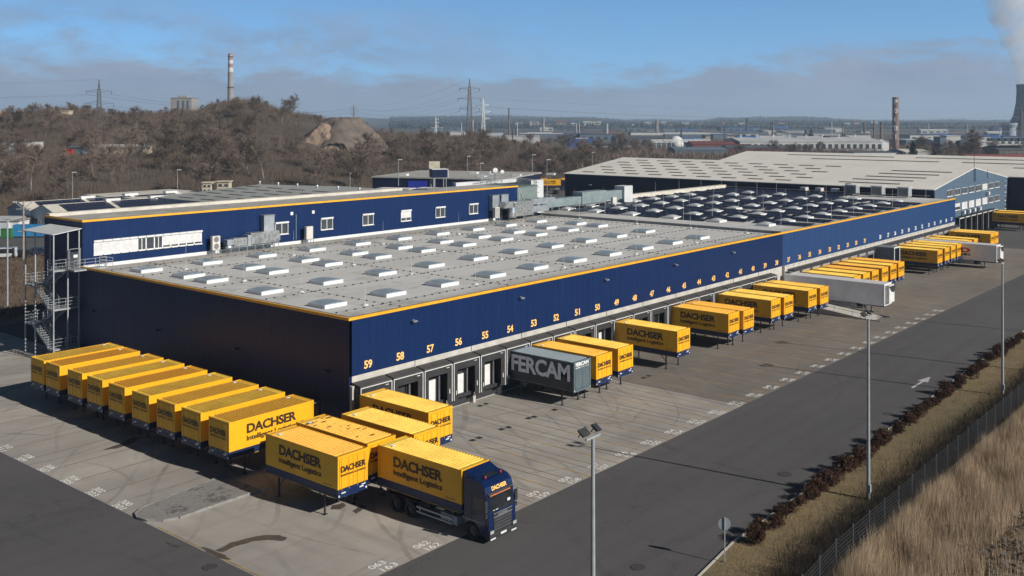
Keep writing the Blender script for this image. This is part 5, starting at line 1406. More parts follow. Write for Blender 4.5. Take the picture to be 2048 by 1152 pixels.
for i, x in enumerate((174.2, 178.0, 181.8, 186.0, 192.8)):
    b = MB(); b.box(x, GY - .7, 4.9 if i < 4 else 7.9, x + 1.0, GY - .02, 5.6 if i < 4 else 8.6); b.build('condenser_box', WHITE, gh)
b = MB(); b.tube((183.4, GY - .1, 11.4), (183.4, GY - .1, 17.3), .06, .05, 5); b.tube((184.4, GY - .1, 11.4), (184.4, GY - .1, 14.2), .05, .05, 5); b.tube((194, GY - .1, 11.6), (194, GY - .1, 13.6), .05, .05, 5)
for k in range(6): b.tube((183.4, GY - .1, 11.5 + .45 * k), (184.4, GY - .1, 11.5 + .45 * k), .03, .03, 4)
b.build('mast_and_ladder', DARKM, gh)
# long dark eaves wall lamps and pipes
for y in (88, 62, 40, 18):
    b = MB(); b.tube((156.2, y, 8.2), (155.2, y, 8.5), .05); b.box(154.9, y - .3, 8.45, 155.5, y + .3, 8.6); b.build('wall_lamp', GALV, gh)
b = MB(); b.tube((155.9, 5, 9.75), (155.9, 51, 9.75), .08, .08, 5); b.build('pipe_run', GALV, gh)
b = MB(); b.box(155.5, 21.0, 8.6, 156.5, 22.2, 11.6); b.build('flue', GALV, gh)
g2 = gable_hall('cream_roof_hall', 'second long hall with cream corrugated roof, right behind the steel blue gable', 212.2, 270, -70, 88, 11.1, 14.8, NAVY, ROOFC)
for r, (xa, segs) in enumerate(((217.5, [(0, -40)]), (223.5, [(6, -60)]), (229.5, [(20, -60), (62, 26)]), (235.5, [(72, 40), (34, 2), (-4, -60)]))):
    for a, c in segs: slot(g2, xa, xa + 1.0, c, a, 212.2, 241.1, 11.1, 14.8)

# ------------------------------------------------------------------ buildings left behind the office block
t = thing('grey_roof_hall', 'low hall with wide grey corrugated roof and dark slots behind the office block', 'warehouse')
b = MB(); b.prism([(72, 0), (128, 0), (128, 6.6), (100, 8.6), (72, 7.05)], 'y', 92, 150); b.build('wall', GREYBLUE, t)
b = MB(); b.prism([(71.5, 7.08), (100, 8.62), (100, 8.78), (71.5, 7.24)], 'y', 91.6, 150.4); b.prism([(100, 8.62), (128.5, 6.6), (128.5, 6.76), (100, 8.78)], 'y', 91.6, 150.4); b.build('roof', ROOFG, t)
for r in range(6):
    for k in range(6):
        x = 74 + r * 4.3; y = 96 + 8.6 * k + r * 1.0; z = 6.42 + (x - 59.5) * .0543 + .2
        b = MB(); b.box(x, y, z - .02, x + .8, y + 5.6, z + .06); b.build('rooflight', SLOT, t)
for k in range(8): MB().lathe([(.25, 0), (.25, .7), (.35, .75), (.3, .95)], (100.4, 98 + 7.5 * k, 8.6), 8).build('roof_vent', GALV, t)
def simple_hall(name, label, u0, v0, u1, v1, z, depth, h0, wallm, roofm, flat=True):
    """building whose roof edge is seen from (u0,v0) to (u1,v1) at height z"""
    a = gz(u0, v0, z)[:2]; c = gz(u1, v1, z)[:2]; d = c - a; L = np.linalg.norm(d); d = d / L; n = np.array([-d[1], d[0]])
    if n @ (a - CAM[:2]) < 0: n = -n
    t = thing(name, label, 'building', (a[0], a[1], 0), math.atan2(d[1], d[0])); s = 1 if (-d[1] * n[0] + d[0] * n[1]) > 0 else -1
    MB().box(0, 0, h0, L, s * depth, z - .3).build('wall', wallm, t)
    b = MB(); b.box(-.3, -.3 * s, z - .3, L + .3, s * (depth + .3), z + .06); b.build('roof', roofm, t)
    return t, L, s
t, L, s_ = simple_hall('navy_building', 'flat roofed navy building behind the office roof', 745, 353, 1010, 358, 8.6, 36, 0, NAVY, ROOFM)
MB().box(L * .28, -.25, 3, L * .42, -.02, 7.6).build('bright_blue_panel', mat('bright_blue', (.02, .04, .42), (.015, .03, .35), 1, .4), t)
for i in range(3): MB().box(4 + i * 12, -6, 5.5 + .3 * i, 14 + i * 12, -1, 5.7 + .3 * i).build('canopy', WHITE, t)
for i in range(6): MB().box(6 + i * 8, 5 + (i % 3) * 8, 8.66, 8.4 + i * 8, 7 + (i % 3) * 8, 9.2).build('skylight', WHITE, t)
p = at(869, 330, 205); q = 0
t = thing('billboard', 'cream billboard standing above the office roof', 'billboard', (p[0], p[1], 0), YA - R(90))
MB().box(-1.1, -.1, p[2] - .75, 1.1, .1, p[2] + .75).build('panel', mat('billboard_print', (.66, .62, .5), (.5, .44, .3), .8, .6), t); MB().tube((0, 0.05, 6), (0, 0.05, p[2] - .75), .15).build('post', GALVM, t)
p = at(877, 347, 153); t = thing('display_box', 'dark boxed display on legs standing on the office roof', 'display', (p[0], p[1], 14.4), YA - R(70))
MB().box(-1.2, -.9, p[2] - 14.95, 1.2, .9, p[2] - 13.75).build('cabinet', NAVY, t); b = MB(); b.box(-1.25, -.95, p[2] - 13.75, 1.25, .95, p[2] - 13.67)
b.box(1.2, -.95, p[2] - 15.0, 1.28, -.85, p[2] - 13.75); b.box(1.2, .85, p[2] - 15.0, 1.28, .95, p[2] - 13.75); b.build('white_frame', WHITE, t)
b = MB()
for x in (-1, 1):
    for y in (-.7, .7): b.tube((x, y, 0), (x, y, p[2] - 14.95), .06)
b.build('legs', GALVM, t)
# left cluster: two gabled halls with solar roofs, gable ends towards the left
for y0, lab in ((153.2, 'gabled white-blue shed with solar panels, the nearer of the pair at the far left'), (164.9, 'gabled white-blue shed with solar panels, the rear one of the pair at the far left')):
    y1 = y0 + 11.4; ym = (y0 + y1) / 2; t = gable_hall('solar_shed', lab, 50, 90, y0, y1, 4.7, 6.3, mat('white_blue_render', (.46, .50, .55), (.38, .42, .47), .3, .7), CREAM, axis='x')
    for k in range(3):
        for sd_ in (-1, 1):
            b = MB(); x0 = 53 + k * 12.2; ya = ym + sd_ * .7; yb = ym + sd_ * 5.3; za = 6.3 - .7 * .28 + .2; zb = 6.3 - 5.3 * .28 + .2
            b.add([(x0, ya, za), (x0 + 11, ya, za), (x0 + 11, yb, zb), (x0, yb, zb), (x0, ya, za + .08), (x0 + 11, ya, za + .08), (x0 + 11, yb, zb + .08), (x0, yb, zb + .08)], [(0, 3, 2, 1), (4, 5, 6, 7), (0, 1, 5, 4), (1, 2, 6, 5), (2, 3, 7, 6), (3, 0, 4, 7)]); b.build('solar_panel_array', SOLAR, t)
    for k in range(3): MB().box(64 + 11 * k, ym - .7, 6.2, 67.5 + 11 * k, ym + .7, 6.9).build('skylight', WHITE, t)
    for k in range(4): MB().box(49.93, y0 + 1.3 + 2.4 * k, 1.6, 49.99, y0 + 2.7 + 2.4 * k, 3.2).build('window', GLASS, t)
    MB().box(49.9, ym - 1.2, .05, 49.99, ym - .1, 2.6).build('door', WHITE, t)
t, L, s_ = simple_hall('cream_shed', 'low building with cream membrane roof left of the grey corrugated hall', 268, 398, 440, 386, 6.0, 22, 0, GREYBLUE, CREAM)
def block_at(name, label, u0, u1, vb, vt, depth, wallm, roofm, gable=0, win=0, cat='building', rot=0, w=None, door=None, vwin=None, zb=None):
    """building facing the camera: spans u0..u1, foot at row vb, top at row vt"""
    if w is None:
        g_, w = hit((u0 + u1) / 2, vb); base = g_[2]
    else: base = CZ - (vb - VY) / F * w
    if zb is not None: base = zb
    p = at(u0, vb, w); q = at(u1, vb, w); c = (p + q) / 2; L = np.linalg.norm(q - p); h = (vb - vt) / F * w
    t = thing(name, label, cat, (c[0], c[1], base), YA - R(90) + rot); hl_ = L / 2 / max(.5, math.cos(rot)); hw_ = gable
    b = MB()
    if gable == 2: b.prism([(-hl_, 0), (hl_, 0), (hl_, h * .72), (0, h), (-hl_, h * .72)], 'y', 0, depth)
    elif gable == 1: b.prism([(0, 0), (depth, 0), (depth, h * .75), (depth / 2, h), (0, h * .75)], 'x', -hl_, hl_)
    else: b.box(-hl_, 0, 0, hl_, depth, h)
    b.build('wall', wallm, t); b = MB(); o = max(.3, w * .0004)
    if gable == 2: 
        for sx in (-1, 1): b.prism([(0, h + .02), (sx * (hl_ + o), h * .72), (sx * (hl_ + o), h * .72 + o), (0, h + o)], 'y', -o, depth + o)
    elif gable == 1:
        b.prism([(-o, h * .74), (depth / 2, h + .02), (depth / 2, h + o), (-o, h * .74 + o)], 'x', -hl_ - o, hl_ + o); b.prism([(depth + o, h * .74), (depth / 2, h + .02), (depth / 2, h + o), (depth + o, h * .74 + o)], 'x', -hl_ - o, hl_ + o)
    else: b.box(-hl_ - o, -o, h, hl_ + o, depth + o, h + o * .8)
    b.build('roof', roofm, t)
    if win:
        n = max(2, int(L / (w * .006))); hh = h * (.72 if gable else .9) / win
        for r in range(win):
            b = MB(); b.box(-hl_ + .05, -.07, hh * r + hh * .26, hl_ - .05, -.02, hh * r + hh * .3)
            for k in range(n):
                x = -hl_ + (k + .28) * 2 * hl_ / n; b.box(x, -.08, hh * r + hh * .3, x + hl_ * 1.1 / n, -.02, hh * r + hh * .78)
            b.build('window_row', GLASS, t)
    return t
PALE = mat('pale_render', (.50, .50, .48), (.40, .40, .39), .08, .8)
CREAMW = mat('cream_render', (.50, .44, .34), (.42, .37, .28), .08, .8)
DROOF = mat('dark_flat_roof', (.075, .085, .10), (.055, .06, .07), .05, .8)
LROOF = mat('light_sheet_roof', (.48, .49, .50), (.38, .39, .4), .05, .6)
REDB = mat('rust_red_sheet', (.17, .045, .045), (.12, .035, .035), .1, .7)
BLUS = mat('bright_blue_roof', (.03, .10, .32), (.025, .08, .27), .05, .5)
TEAL = mat('slate_blue_wall', (.10, .14, .19), (.075, .11, .15), .05, .7)
block_at('silver_tank_shed', 'ribbed silver cladded box at the left picture edge', -40, 14, 436, 405, 9, cladding('silver_sheet', (.5, .53, .56), (.42, .45, .48), 1, .6), LROOF, w=215, zb=0)
block_at('open_shelter', 'flat roofed white shelter with bins at the left edge', -30, 37, 470, 440, 6, WHITE, CONCD, w=216, zb=0)
t = thing('waste_bin', 'green waste container beside the white shelter at the left edge', 'container', tuple(at(14, 470, 212)[:2]) + (0,), YA - R(90)); MB().box(-1.1, -.5, .1, 1.1, .5, 1.9).build('tub', mat('green_plastic', (.03, .16, .05), (.02, .12, .04)), t); MB().box(-1.15, -.55, 1.9, 1.15, .55, 2.05).build('lid', mat('green_plastic', (.03, .16, .05)), t)
t = thing('blue_container', 'bright blue container stack parked before the grey shed at the left', 'container', tuple(at(66, 469, 214)[:2]) + (0,), YA - R(85)); MB().box(-3.8, -1, .3, 3.8, 1, 2.7).build('box', mat('cyan_paint', (.02, .20, .42), (.02, .15, .34)), t); MB().box(-3.9, -1.05, .1, 3.9, 1.05, .3).build('skid', DARKM, t)
for u0, u1, vb, vt, lab in ((2, 28, 392, 366, 'ruined cream block wall'),): pass
block_at('ruined_wall', 'broken cream brick wall among the trees left of the grey roof', 405, 422, 386, 366, 2.5, CREAMW, CREAMW, win=2, w=262)
block_at('ruined_wall', 'broken cream brick wall among the trees, right one of the pair', 434, 458, 385, 364, 2.5, CREAMW, CREAMW, win=2, w=262)
block_at('white_shed', 'white gabled shed on the wooded hillside at the far left', -14, 64, 310, 284, 9, PALE, DROOF, 0, 0)
block_at('long_pale_shed', 'long pale shed half hidden by trees on the left hillside', 165, 290, 309, 291, 8, CREAMW, LROOF, 1)
block_at('blue_grey_shed', 'small blue-grey shed beside the long pale shed on the hillside', 137, 165, 309, 292, 7, TEAL, DROOF, 1)
t = block_at('red_van', 'small red van parked by the hillside shed', 130, 144, 309, 301, 3, mat('red_paint', (.42, .03, .02), (.34, .03, .02)), mat('red_paint', (.42, .03, .02)), cat='van')
block_at('hilltop_shed', 'small cream shed on the hilltop at the far left', 121, 137, 231, 222, 5, CREAMW, CREAMW, w=470)
block_at('concrete_tower_block', 'blocky bare concrete tower standing on the hilltop beside the striped chimney', 341, 383, 240, 196, 14, CONCF, CONCD, 0, 0, w=640)
t = [o for o in bpy.data.objects if o.name == 'concrete_tower_block'][0]
for x in (-2, 1.2, 4): MB().box(x, -.3, 1, x + 1.0, -.02, 12.5).build('recess_shade_strip', TEAL, t)  # dark strips on the face, put in for shaded recesses
MB().box(-3, 2, 14, 3, 6, 15.6).build('roof_house', CONCF, t)

# ------------------------------------------------------------------ chimneys and cooling tower
def chimney(label, u, vt, vb, wd, w, m, bands=None, taper=.8, n=16):
    base = CZ - (vb - VY) / F * w; p = at(u, vb, w); h = (vb - vt) / F * w; r = wd / 2 / F * w
    t = thing('chimney', label, 'chimney', (p[0], p[1], base - 1))
    prof = [(r, 0)]
    if not bands: b = MB().lathe([(r, 0), (r * taper, h), (r * taper * 1.08, h), (r * taper * 1.08, h + .6), (r * taper * .8, h + .6)], n=n); b.build('shaft', m, t)
    else:
        z0 = 0
        for f0, f1, mm in bands:
            r0 = r * (1 + (taper - 1) * f0); r1 = r * (1 + (taper - 1) * f1)
            MB().lathe([(r0, h * f0 + .01), (r1, h * f1)], n=n).build('shaft_band', mm, t)
    return t, r, h, base
WB = mat('band_white', (.52, .51, .50), (.5, .5, .5), .2, .8); RB = mat('band_red', (.27, .18, .175), (.24, .16, .155), .2, .8)
t, r, h, base = chimney('tall grey chimney with red and white bands on the hill at the left', 461, 105, 236, 13.5, 1000, CONCF, [(0, .48, CONCF), (.48, .72, CONCF), (.72, .785, WB), (.785, .845, RB), (.845, .90, WB), (.90, .95, RB), (.95, .975, WB), (.975, 1, RB)], .68)
b = MB(); b.lathe([(r * .95, h * .48), (r * 1.12, h * .48), (r * 1.12, h * .49), (r * .95, h * .49)], n=16); b.lathe([(r * .75, h * .955), (r * .9, h * .955), (r * .9, h * .965), (r * .75, h * .965)], n=16); b.build('gallery', DARKM, t)
for u, vt, vb, wd, w, lab, m in ((1018, 216, 275, 4, 1500, 'thin dark chimney left of the hazy town', BRICK), (1087, 234, 272, 5, 1500, 'short dark chimney before the hazy town', CONCF), (1152.5, 245, 277, 3.5, 1400, 'thin chimney, left one of a close pair by the blue shed', CONCF), (1158.5, 244, 273, 3, 1500, 'thin chimney, right one of a close pair by the blue shed', CONCF),
        (1312.5, 240, 267, 4.5, 1700, 'stubby brick chimney above the dark roofs', BRICK), (1362.5, 258, 302, 4, 900, 'black chimney standing right of the white tank', DARKM), (1493.5, 235, 274, 4, 1300, 'pale slender chimney behind the red sheds', CONCF),
        (1545.5, 243, 277, 4.4, 1200, 'dark brick chimney behind the long white hall', BRICK), (1728.5, 243, 279, 5, 1250, 'brown brick chimney, leftmost of three near the lettered one', BRICK), (1748, 240, 279, 4, 1250, 'thin brown chimney, middle one of three near the lettered one', BRICK), (1762.5, 243, 282, 6, 1150, 'brown brick chimney, rightmost of three near the lettered one', BRICK)):
    chimney(lab, u, vt, vb, wd, w, m)
t, r, h, base = chimney('thick brown brick chimney with white capital letters running down it', 1791, 193.5, 300, 13.5, 805, mat('patchy_brick', (.15, .10, .085), (.23, .16, .135), .35, .9), taper=.9, n=24)
px, py = t.location.x, t.location.y
RT3 = np.array([RT[0], RT[1], 0]); ang0 = -R(14)
for i, ch in enumerate('POLDI'):
    zc = h * (.915 - i * .163) - 1.6; rr_ = r * (1 - .1 * (zc / h)) + .04
    d_ = -np.array([FW[0], FW[1], 0]) * math.cos(ang0) + RT3 * math.sin(ang0); rt_ = RT3 * math.cos(ang0) + np.array([FW[0], FW[1], 0]) * math.sin(ang0)
    o = text('letter', ch, d_ * (rr_ + .05) - rt_ * (1.4 if ch != 'I' else .4) + np.array([0, 0, zc]), rt_, (0, 0, 1), 2.8 if ch != 'I' else .8, 4.0, LETW, t, .05, 0)
    for vtx in o.data.vertices:   # wrap the letter round the shaft
        off = Vector(vtx.co) ; a = Vector((off.x, off.y, 0)); a.normalize(); a *= rr_ + .03; vtx.co = (a.x, a.y, off.z)
w = 1137; p = at(2064, 282, w); pw = w / F
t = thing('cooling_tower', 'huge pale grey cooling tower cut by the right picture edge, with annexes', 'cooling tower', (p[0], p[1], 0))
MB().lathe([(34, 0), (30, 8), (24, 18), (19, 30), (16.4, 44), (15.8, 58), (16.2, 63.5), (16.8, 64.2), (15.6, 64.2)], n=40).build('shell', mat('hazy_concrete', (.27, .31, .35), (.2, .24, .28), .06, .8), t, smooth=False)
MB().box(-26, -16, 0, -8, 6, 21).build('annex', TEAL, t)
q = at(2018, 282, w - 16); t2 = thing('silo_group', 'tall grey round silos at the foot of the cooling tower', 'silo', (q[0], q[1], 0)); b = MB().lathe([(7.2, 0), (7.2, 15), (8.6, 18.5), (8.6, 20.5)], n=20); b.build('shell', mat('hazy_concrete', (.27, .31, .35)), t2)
# steam plume of the tower: many soft lumps as one volume
def steam():
    rr = random.Random(3); b = bmesh.new(); top = 64
    for i in range(46):
        f = i / 45; x = -2 - 30 * f ** 1.25 + rr.uniform(-1, 1) * (4 + 9 * f); z = top + 4 + 118 * f; r = 10 + 12 * f + rr.uniform(-2, 4); y = rr.uniform(-8, 8)
        m = Matrix.Translation((x * RT[0] + y * FW[0], x * RT[1] + y * FW[1], z)) @ Matrix.Scale(r, 4) @ Matrix.Rotation(rr.uniform(0, 6), 4, 'Z')
        bmesh.ops.create_icosphere(b, subdivisions=3, radius=1, matrix=m)
    for v in b.verts:
        c = v.co; n = math.sin(c.x * .5 + c.z * .31) * math.sin(c.y * .45 - c.z * .23) + .5 * math.sin(c.z * .9 + c.x) * math.sin(c.x * 1.1 + c.y * .8)
        v.co = c + v.normal * n * 2.2
    me = bpy.data.meshes.new('steam_plume'); b.to_mesh(me); b.free(); o = bpy.data.objects.new('steam_plume', me); COL.objects.link(o); o.location = (p[0], p[1], 0)
    rm = o.modifiers.new('remesh', 'REMESH'); rm.mode = 'VOXEL'; rm.voxel_size = 2.2
    m = bpy.data.materials.new('steam'); m.use_nodes = True; nt = NT(m.node_tree); nt.n.remove(nt.n['Principled BSDF'])
    v = nt.node('ShaderNodeVolumePrincipled'); v.inputs['Color'].default_value = (.99, .99, 1, 1)
    geo = nt.node('ShaderNodeTexCoord'); nz = nt.noise(geo.outputs['Object'], .06, 5, .65)
    nt.link(nt.math('MULTIPLY', nt.ramp(nz, [(.36, 0), (.58, 1)]), .05), v.inputs['Density']); v.inputs['Anisotropy'].default_value = .2
    nt.link(v.outputs[0], nt.n['Material Output'].inputs['Volume']); me.materials.append(m); tag(o, kind='stuff')
steam()

# ------------------------------------------------------------------ far industrial plain
far = [  # u0,u1,vb,vt,depth,wall,roof,gable,win,name,label
    (1480, 1765, 303, 277, 60, PALE, LROOF, 1, 1, 'long_white_hall', 'very long white factory hall left of the lettered chimney'),
    (1750, 1778, 302, 279, 12, WHITE, WHITE, 2, 0, 'white_gable_house', 'pair of small bright white gables ending the long white hall'),
    (1708, 1812, 319, 305, 25, WHITE, DROOF, 0, 1, 'white_annex', 'white flat roofed annex behind the cream roofs, below the lettered chimney'),
    (1385, 1500, 303, 284, 30, REDB, REDB, 1, 0, 'red_shed', 'rust red shed left of the long white hall'),
    (1455, 1600, 311, 292, 24, REDB, DROOF, 1, 1, 'red_shed', 'rust red shed with pale streaks before the long white hall'),
    (1350, 1455, 312, 296, 30, TEAL, mat('slate_blue_roof', (.12, .17, .23), (.1, .14, .19), .05), 1, 0, 'slate_shed', 'wide shed with slate blue roof behind the cream hall'),
    (1232, 1330, 290, 272, 40, TEAL, DROOF, 1, 1, 'dark_factory', 'long dark blue factory with pale window band'),
    (1135, 1192, 296, 279, 25, BLUS, BLUS, 1, 0, 'bright_blue_shed', 'shed with bright blue roof right of the wooded spur'),
    (1160, 1232, 283, 269, 40, TEAL, DROOF, 0, 1, 'dark_factory', 'dark flat factory above the bright blue shed'),
    (1178, 1262, 302, 291, 12, PALE, DROOF, 0, 1, 'pale_works', 'low pale works building half hidden by trees'),
    (1245, 1262, 301, 292, 9, WHITE, LROOF, 0, 1, 'white_house', 'little white building among trees left of the pipe bridge'),
    (930, 1080, 287, 273, 45, PALE, LROOF, 0, 0, 'long_pale_hall', 'long pale hall behind the wooded ridge and pylons'),
    (1040, 1150, 279, 268, 60, TEAL, LROOF, 0, 0, 'flat_works', 'flat dark works behind the long pale hall'),
    (1330, 1500, 277, 266, 70, TEAL, LROOF, 1, 0, 'flat_works', 'long slate works behind the white tank'),
    (1410, 1535, 273, 264, 60, TEAL, DROOF, 0, 0, 'flat_works', 'flat dark works left of the dark brick chimney'),
    (1555, 1610, 278, 266, 30, WHITE, LROOF, 1, 0, 'white_hall', 'small white hall right of the dark brick chimney'),
    (1610, 1720, 275, 268, 40, PALE, DROOF, 0, 0, 'flat_works', 'low pale works left of the three brown chimneys'),
    (1820, 1880, 284, 270, 30, PALE, DROOF, 0, 1, 'pale_works', 'pale two storey works right of the lettered chimney'),
    (1812, 1960, 293, 280, 40, TEAL, LROOF, 0, 1, 'long_works', 'long low works right of the lettered chimney'),
    (1893, 1921, 303, 272, 12, PALE, WHITE, 0, 1, 'white_tower_building', 'tall blocky white building right of the lettered chimney'),
    (1880, 1893, 303, 274, 12, TEAL, DROOF, 0, 0, 'blue_grey_block', 'dark blue-grey block joined left to the tall white building'),
    (1960, 1998, 306, 278, 40, WHITE, LROOF, 1, 0, 'white_hall', 'long white walled hall seen endwise left of the cooling tower'),
    (1985, 2080, 290, 280, 30, PALE, DROOF, 0, 1, 'pale_works', 'low pale works below the cooling tower'),
    (1940, 2100, 326, 311, 18, REDB, mat('old_red_roof', (.26, .06, .05), (.2, .05, .045), .2), 1, 0, 'red_roof_house', 'red roofed building behind the cream roofs at the right edge'),
    (1998, 2100, 318, 294, 30, mat('brown_sheet', (.13, .11, .1), (.1, .09, .08), .2), DROOF, 1, 0, 'brown_hall', 'brown hall with rows of roof glazing at the right edge'),
    (1812, 1862, 320, 300, 30, PALE, CREAM, 1, 0, 'cream_hall', 'pale roofed hall right below the lettered chimney'),
]
for (u0, u1, vb, vt, dp, wm, rm, gb, wn, nm, lab) in far:
    t = block_at(nm, lab, u0, u1, vb, vt, dp, wm, rm, gb, wn, w=F * CZ / (vb - VY), zb=0)
    if nm == 'brown_hall':
        for k in range(7): MB().box(-18 + k * 4, 3, 11.0, -15 + k * 4, 12, 13.0).build('roof_glazing', GLASS, t)
    if nm == 'long_white_hall':
        for k in range(8): MB().lathe([(.5, 0), (.5, 2.2), (1, 2.4), (1, 2.9)], (-48 + 13 * k, 28, 9.6), 8).build('roof_vent', WHITE, t)
rf = random.Random(77); kinds = [(PALE, LROOF), (TEAL, DROOF), (PALE, DROOF), (TEAL, LROOF), (CREAMW, DROOF), (REDB, DROOF), (WHITE, LROOF), (TEAL, BLUS)]
for i in range(74):
    u = rf.uniform(840, 2040); vb = 262 + 34 * rf.random() ** 1.3; w = F * CZ / (vb - VY); wd = rf.uniform(14, 70) * (F * CZ / 20 / w) ** .2; h = rf.uniform(4, 9) * F / w
    wm, rm = kinds[min(7, int(rf.random() ** 1.2 * 8))]
    if 1770 < u + wd and u < 1815: continue
    block_at('works_shed', 'low shed in the crowded industrial belt below the far hills', u, u + wd, vb, vb - h, rf.uniform(12, 40), wm, rm, rf.choice([0, 1, 1, 0, 2]) if wd < 30 else rf.choice([0, 1]), rf.choice([0, 1]), w=w, zb=0)['group'] = 'low sheds of the far industrial belt'
for i in range(16):
    u = rf.uniform(880, 2000); vb = rf.uniform(268, 290); w = F * CZ / (vb - VY)
    t = thing('far_mast', 'thin mast or stack standing among the far sheds', 'mast', tuple(at(u, vb, w)[:2]) + (0,), 0, 'thin masts among the far sheds'); MB().tube((0, 0, 0), (0, 0, rf.uniform(14, 26)), .3 + w * .0003, .2 + w * .0002, 6).build('shaft', rf.choice([PALE, DARKM, BRICK, PALE]), t)
for i in range(34):
    u = rf.uniform(990, 1850); vb = rf.uniform(247, 260); wd = rf.uniform(5, 13)
    block_at('town_house', 'pale town house on the hazy far slope', u, u + wd, vb, vb - rf.uniform(3.5, 6), 12, PALE if i % 2 else CREAMW, LROOF if i % 3 else REDB, 1, 1, w=2650 + rf.uniform(0, 300))['group'] = 'town houses on the far hill'
town = [(1060, 1078, 250, 243), (1113, 1130, 251, 242), (1168, 1202, 254, 243), (1152, 1203, 264, 254), (1030, 1045, 252, 246), (1082, 1110, 256, 249), (985, 1000, 258, 252), (1130, 1148, 259, 252), (1345, 1356, 258, 252), (1318, 1330, 263, 257), (1425, 1431, 263, 256), (1000, 1015, 264, 258), (1215, 1235, 267, 261), (1390, 1398, 260, 255), (1455, 1466, 262, 257), (1240, 1252, 262, 256), (960, 975, 262, 256), (1100, 1116, 263, 257)]
for i, (u0, u1, vb, vt) in enumerate(town):
    block_at('town_house', ['cream', 'white', 'largest pinkish', 'wide pinkish terrace'][i] + ' town building on the hazy hill' if i < 4 else 'pale town house on the hazy far slope', u0, u1, vb + 1, vt, 14, CREAMW if i % 3 else PALE, REDB if i % 4 == 1 else LROOF, 1 if i % 2 else 0, 2 if i < 5 else 1, w=2700 + 60 * (i % 5))['group'] = 'town houses on the far hill'
# white tank, pipe bridge
p = gz(1352, 296); t = thing('storage_tank', 'white domed storage tank among the dark factories', 'tank', (p[0], p[1], 0)); R_ = 15 / F * F * CZ / (296 - VY)
MB().lathe([(R_, 0), (R_, 4.2), (R_ * .95, 6), (R_ * .8, 8), (R_ * .5, 9.6), (R_ * .2, 10.3), (.1, 10.4)], n=28).build('shell', WHITE, t, smooth=True)
t = thing('pipe_bridge', 'pale steel pipe bridge left of the white domed tank', 'pipe bridge', (0, 0, 0)); a = gz(1302, 300); c = gz(1420, 297); b = MB()
for k in range(13):
    q0 = a + (c - a) * k / 12; b.tube((q0[0], q0[1], 0), (q0[0], q0[1], 8), .3, .3, 4)
    if k < 12:
        q1 = a + (c - a) * (k + 1) / 12; b.tube((q0[0], q0[1], 6), (q1[0], q1[1], 8), .2, .2, 4)
for z in (6, 7, 8): b.tube((a[0], a[1], z), (c[0], c[1], z), .28, .28, 4)
b.build('truss', PALE, t)

# ------------------------------------------------------------------ pylons and wires
def pylon(label, u, vt, vb, w, m, arms=3, aw=.17, th=.16):
    base = CZ - (vb - VY) / F * w; p = at(u, vb, w); h = (vb - vt) / F * w; base0 = float(land_z(p[0], p[1]))
    t = thing('pylon', label, 'electricity pylon', (p[0], p[1], base), YA - R(90) + R(12)); b = MB(); bw = h * .055
    def wd(z): f = z / h; return bw * (1 - .62 * min(f / .75, 1)) * (1 if f < .8 else max(.08, (1 - f) / .2))
    lv = [h * x for x in (0, .09, .18, .27, .36, .44, .51, .58, .64, .70, .76, .82, .88, .94, 1)]
    for z0, z1 in zip(lv[:-1], lv[1:]):
        a, c = wd(z0), wd(z1); P0 = [(-a, -a, z0), (a, -a, z0), (a, a, z0), (-a, a, z0)]; P1 = [(-c, -c, z1), (c, -c, z1), (c, c, z1), (-c, c, z1)]
        for i in range(4):
            b.tube(P0[i], P1[i], th, th, 3, cap=False); j = (i + 1) % 4; b.tube(P0[i], P1[j], th * .6, th * .6, 3, cap=False); b.tube(P0[j], P1[i], th * .6, th * .6, 3, cap=False); b.tube(P1[i], P1[j], th * .6, th * .6, 3, cap=False)
    tips = []
    for k in range(arms):
        z = h * (.83 - .17 * k); L = h * aw * (1.0 if k != 1 else 1.15); a = wd(z)
        for s in (-1, 1):
            for y in (-a, a): b.tube((s * a, y, z - .3), (s * L, 0, z + .1), th * .8, th * .6, 3, cap=False); b.tube((s * a, y, z + .9), (s * L, 0, z + .1), th * .6, th * .5, 3, cap=False)
            tips.append(Vector((s * L, 0, z + .1)))
    b.build('lattice', m, t)
    ins = MB()
    for q in tips: ins.tube(q, q + Vector((0, 0, -.045 * h)), th, th, 5)
    ins.build('insulators', DARKM, t)
    M = Matrix.Translation(t.location) @ Matrix.Rotation(t.rotation_euler.z, 4, 'Z')
    return [M @ (q + Vector((0, 0, -.045 * h))) for q in tips] + [M @ Vector((0, 0, h))]
PDARK = mat('dark_pylon_steel', (.07, .065, .065), (.11, .09, .08), .5, .7, .3); PPALE = mat('pale_pylon_steel', (.5, .5, .5), (.4, .41, .42), .5, .6, .3)
P1 = pylon('dark lattice pylon standing in the trees on the left hillside', 198, 159, 300, 415, PDARK, th=.10)
P2 = pylon('tall dark lattice pylon in the centre, with three pairs of arms', 939, 157, 276, 600, PDARK, th=.15)
P3 = pylon('pale lattice pylon just right of the tall dark one', 966.5, 197, 276, 640, PPALE, th=.13)
P4 = pylon('small pale lattice pylon left of the tall dark one', 871.5, 232, 272, 900, PPALE, th=.13)
P5 = pylon('tiny dark pylon behind the gravel heap', 707.5, 209, 245, 900, PDARK, th=.13)
P6 = pylon('thin dark pylon before the cooling tower', 2043, 215, 300, 700, PDARK, th=.15)
def wires(A, B, label, sag=.02, r=.045):
    t = thing('power_line', label, 'power line')
    for a, c in zip(A, B):
        b = MB(); L = (a - c).length; n = 14; pr = a
        for i in range(1, n + 1):
            f = i / n; q = a.lerp(c, f); q.z -= L * sag * 4 * f * (1 - f); b.tube(pr, q, r, r, 3, cap=False); pr = q
        b.build('wire', mat('wire', (.10, .11, .13), (.08, .09, .1)), t)
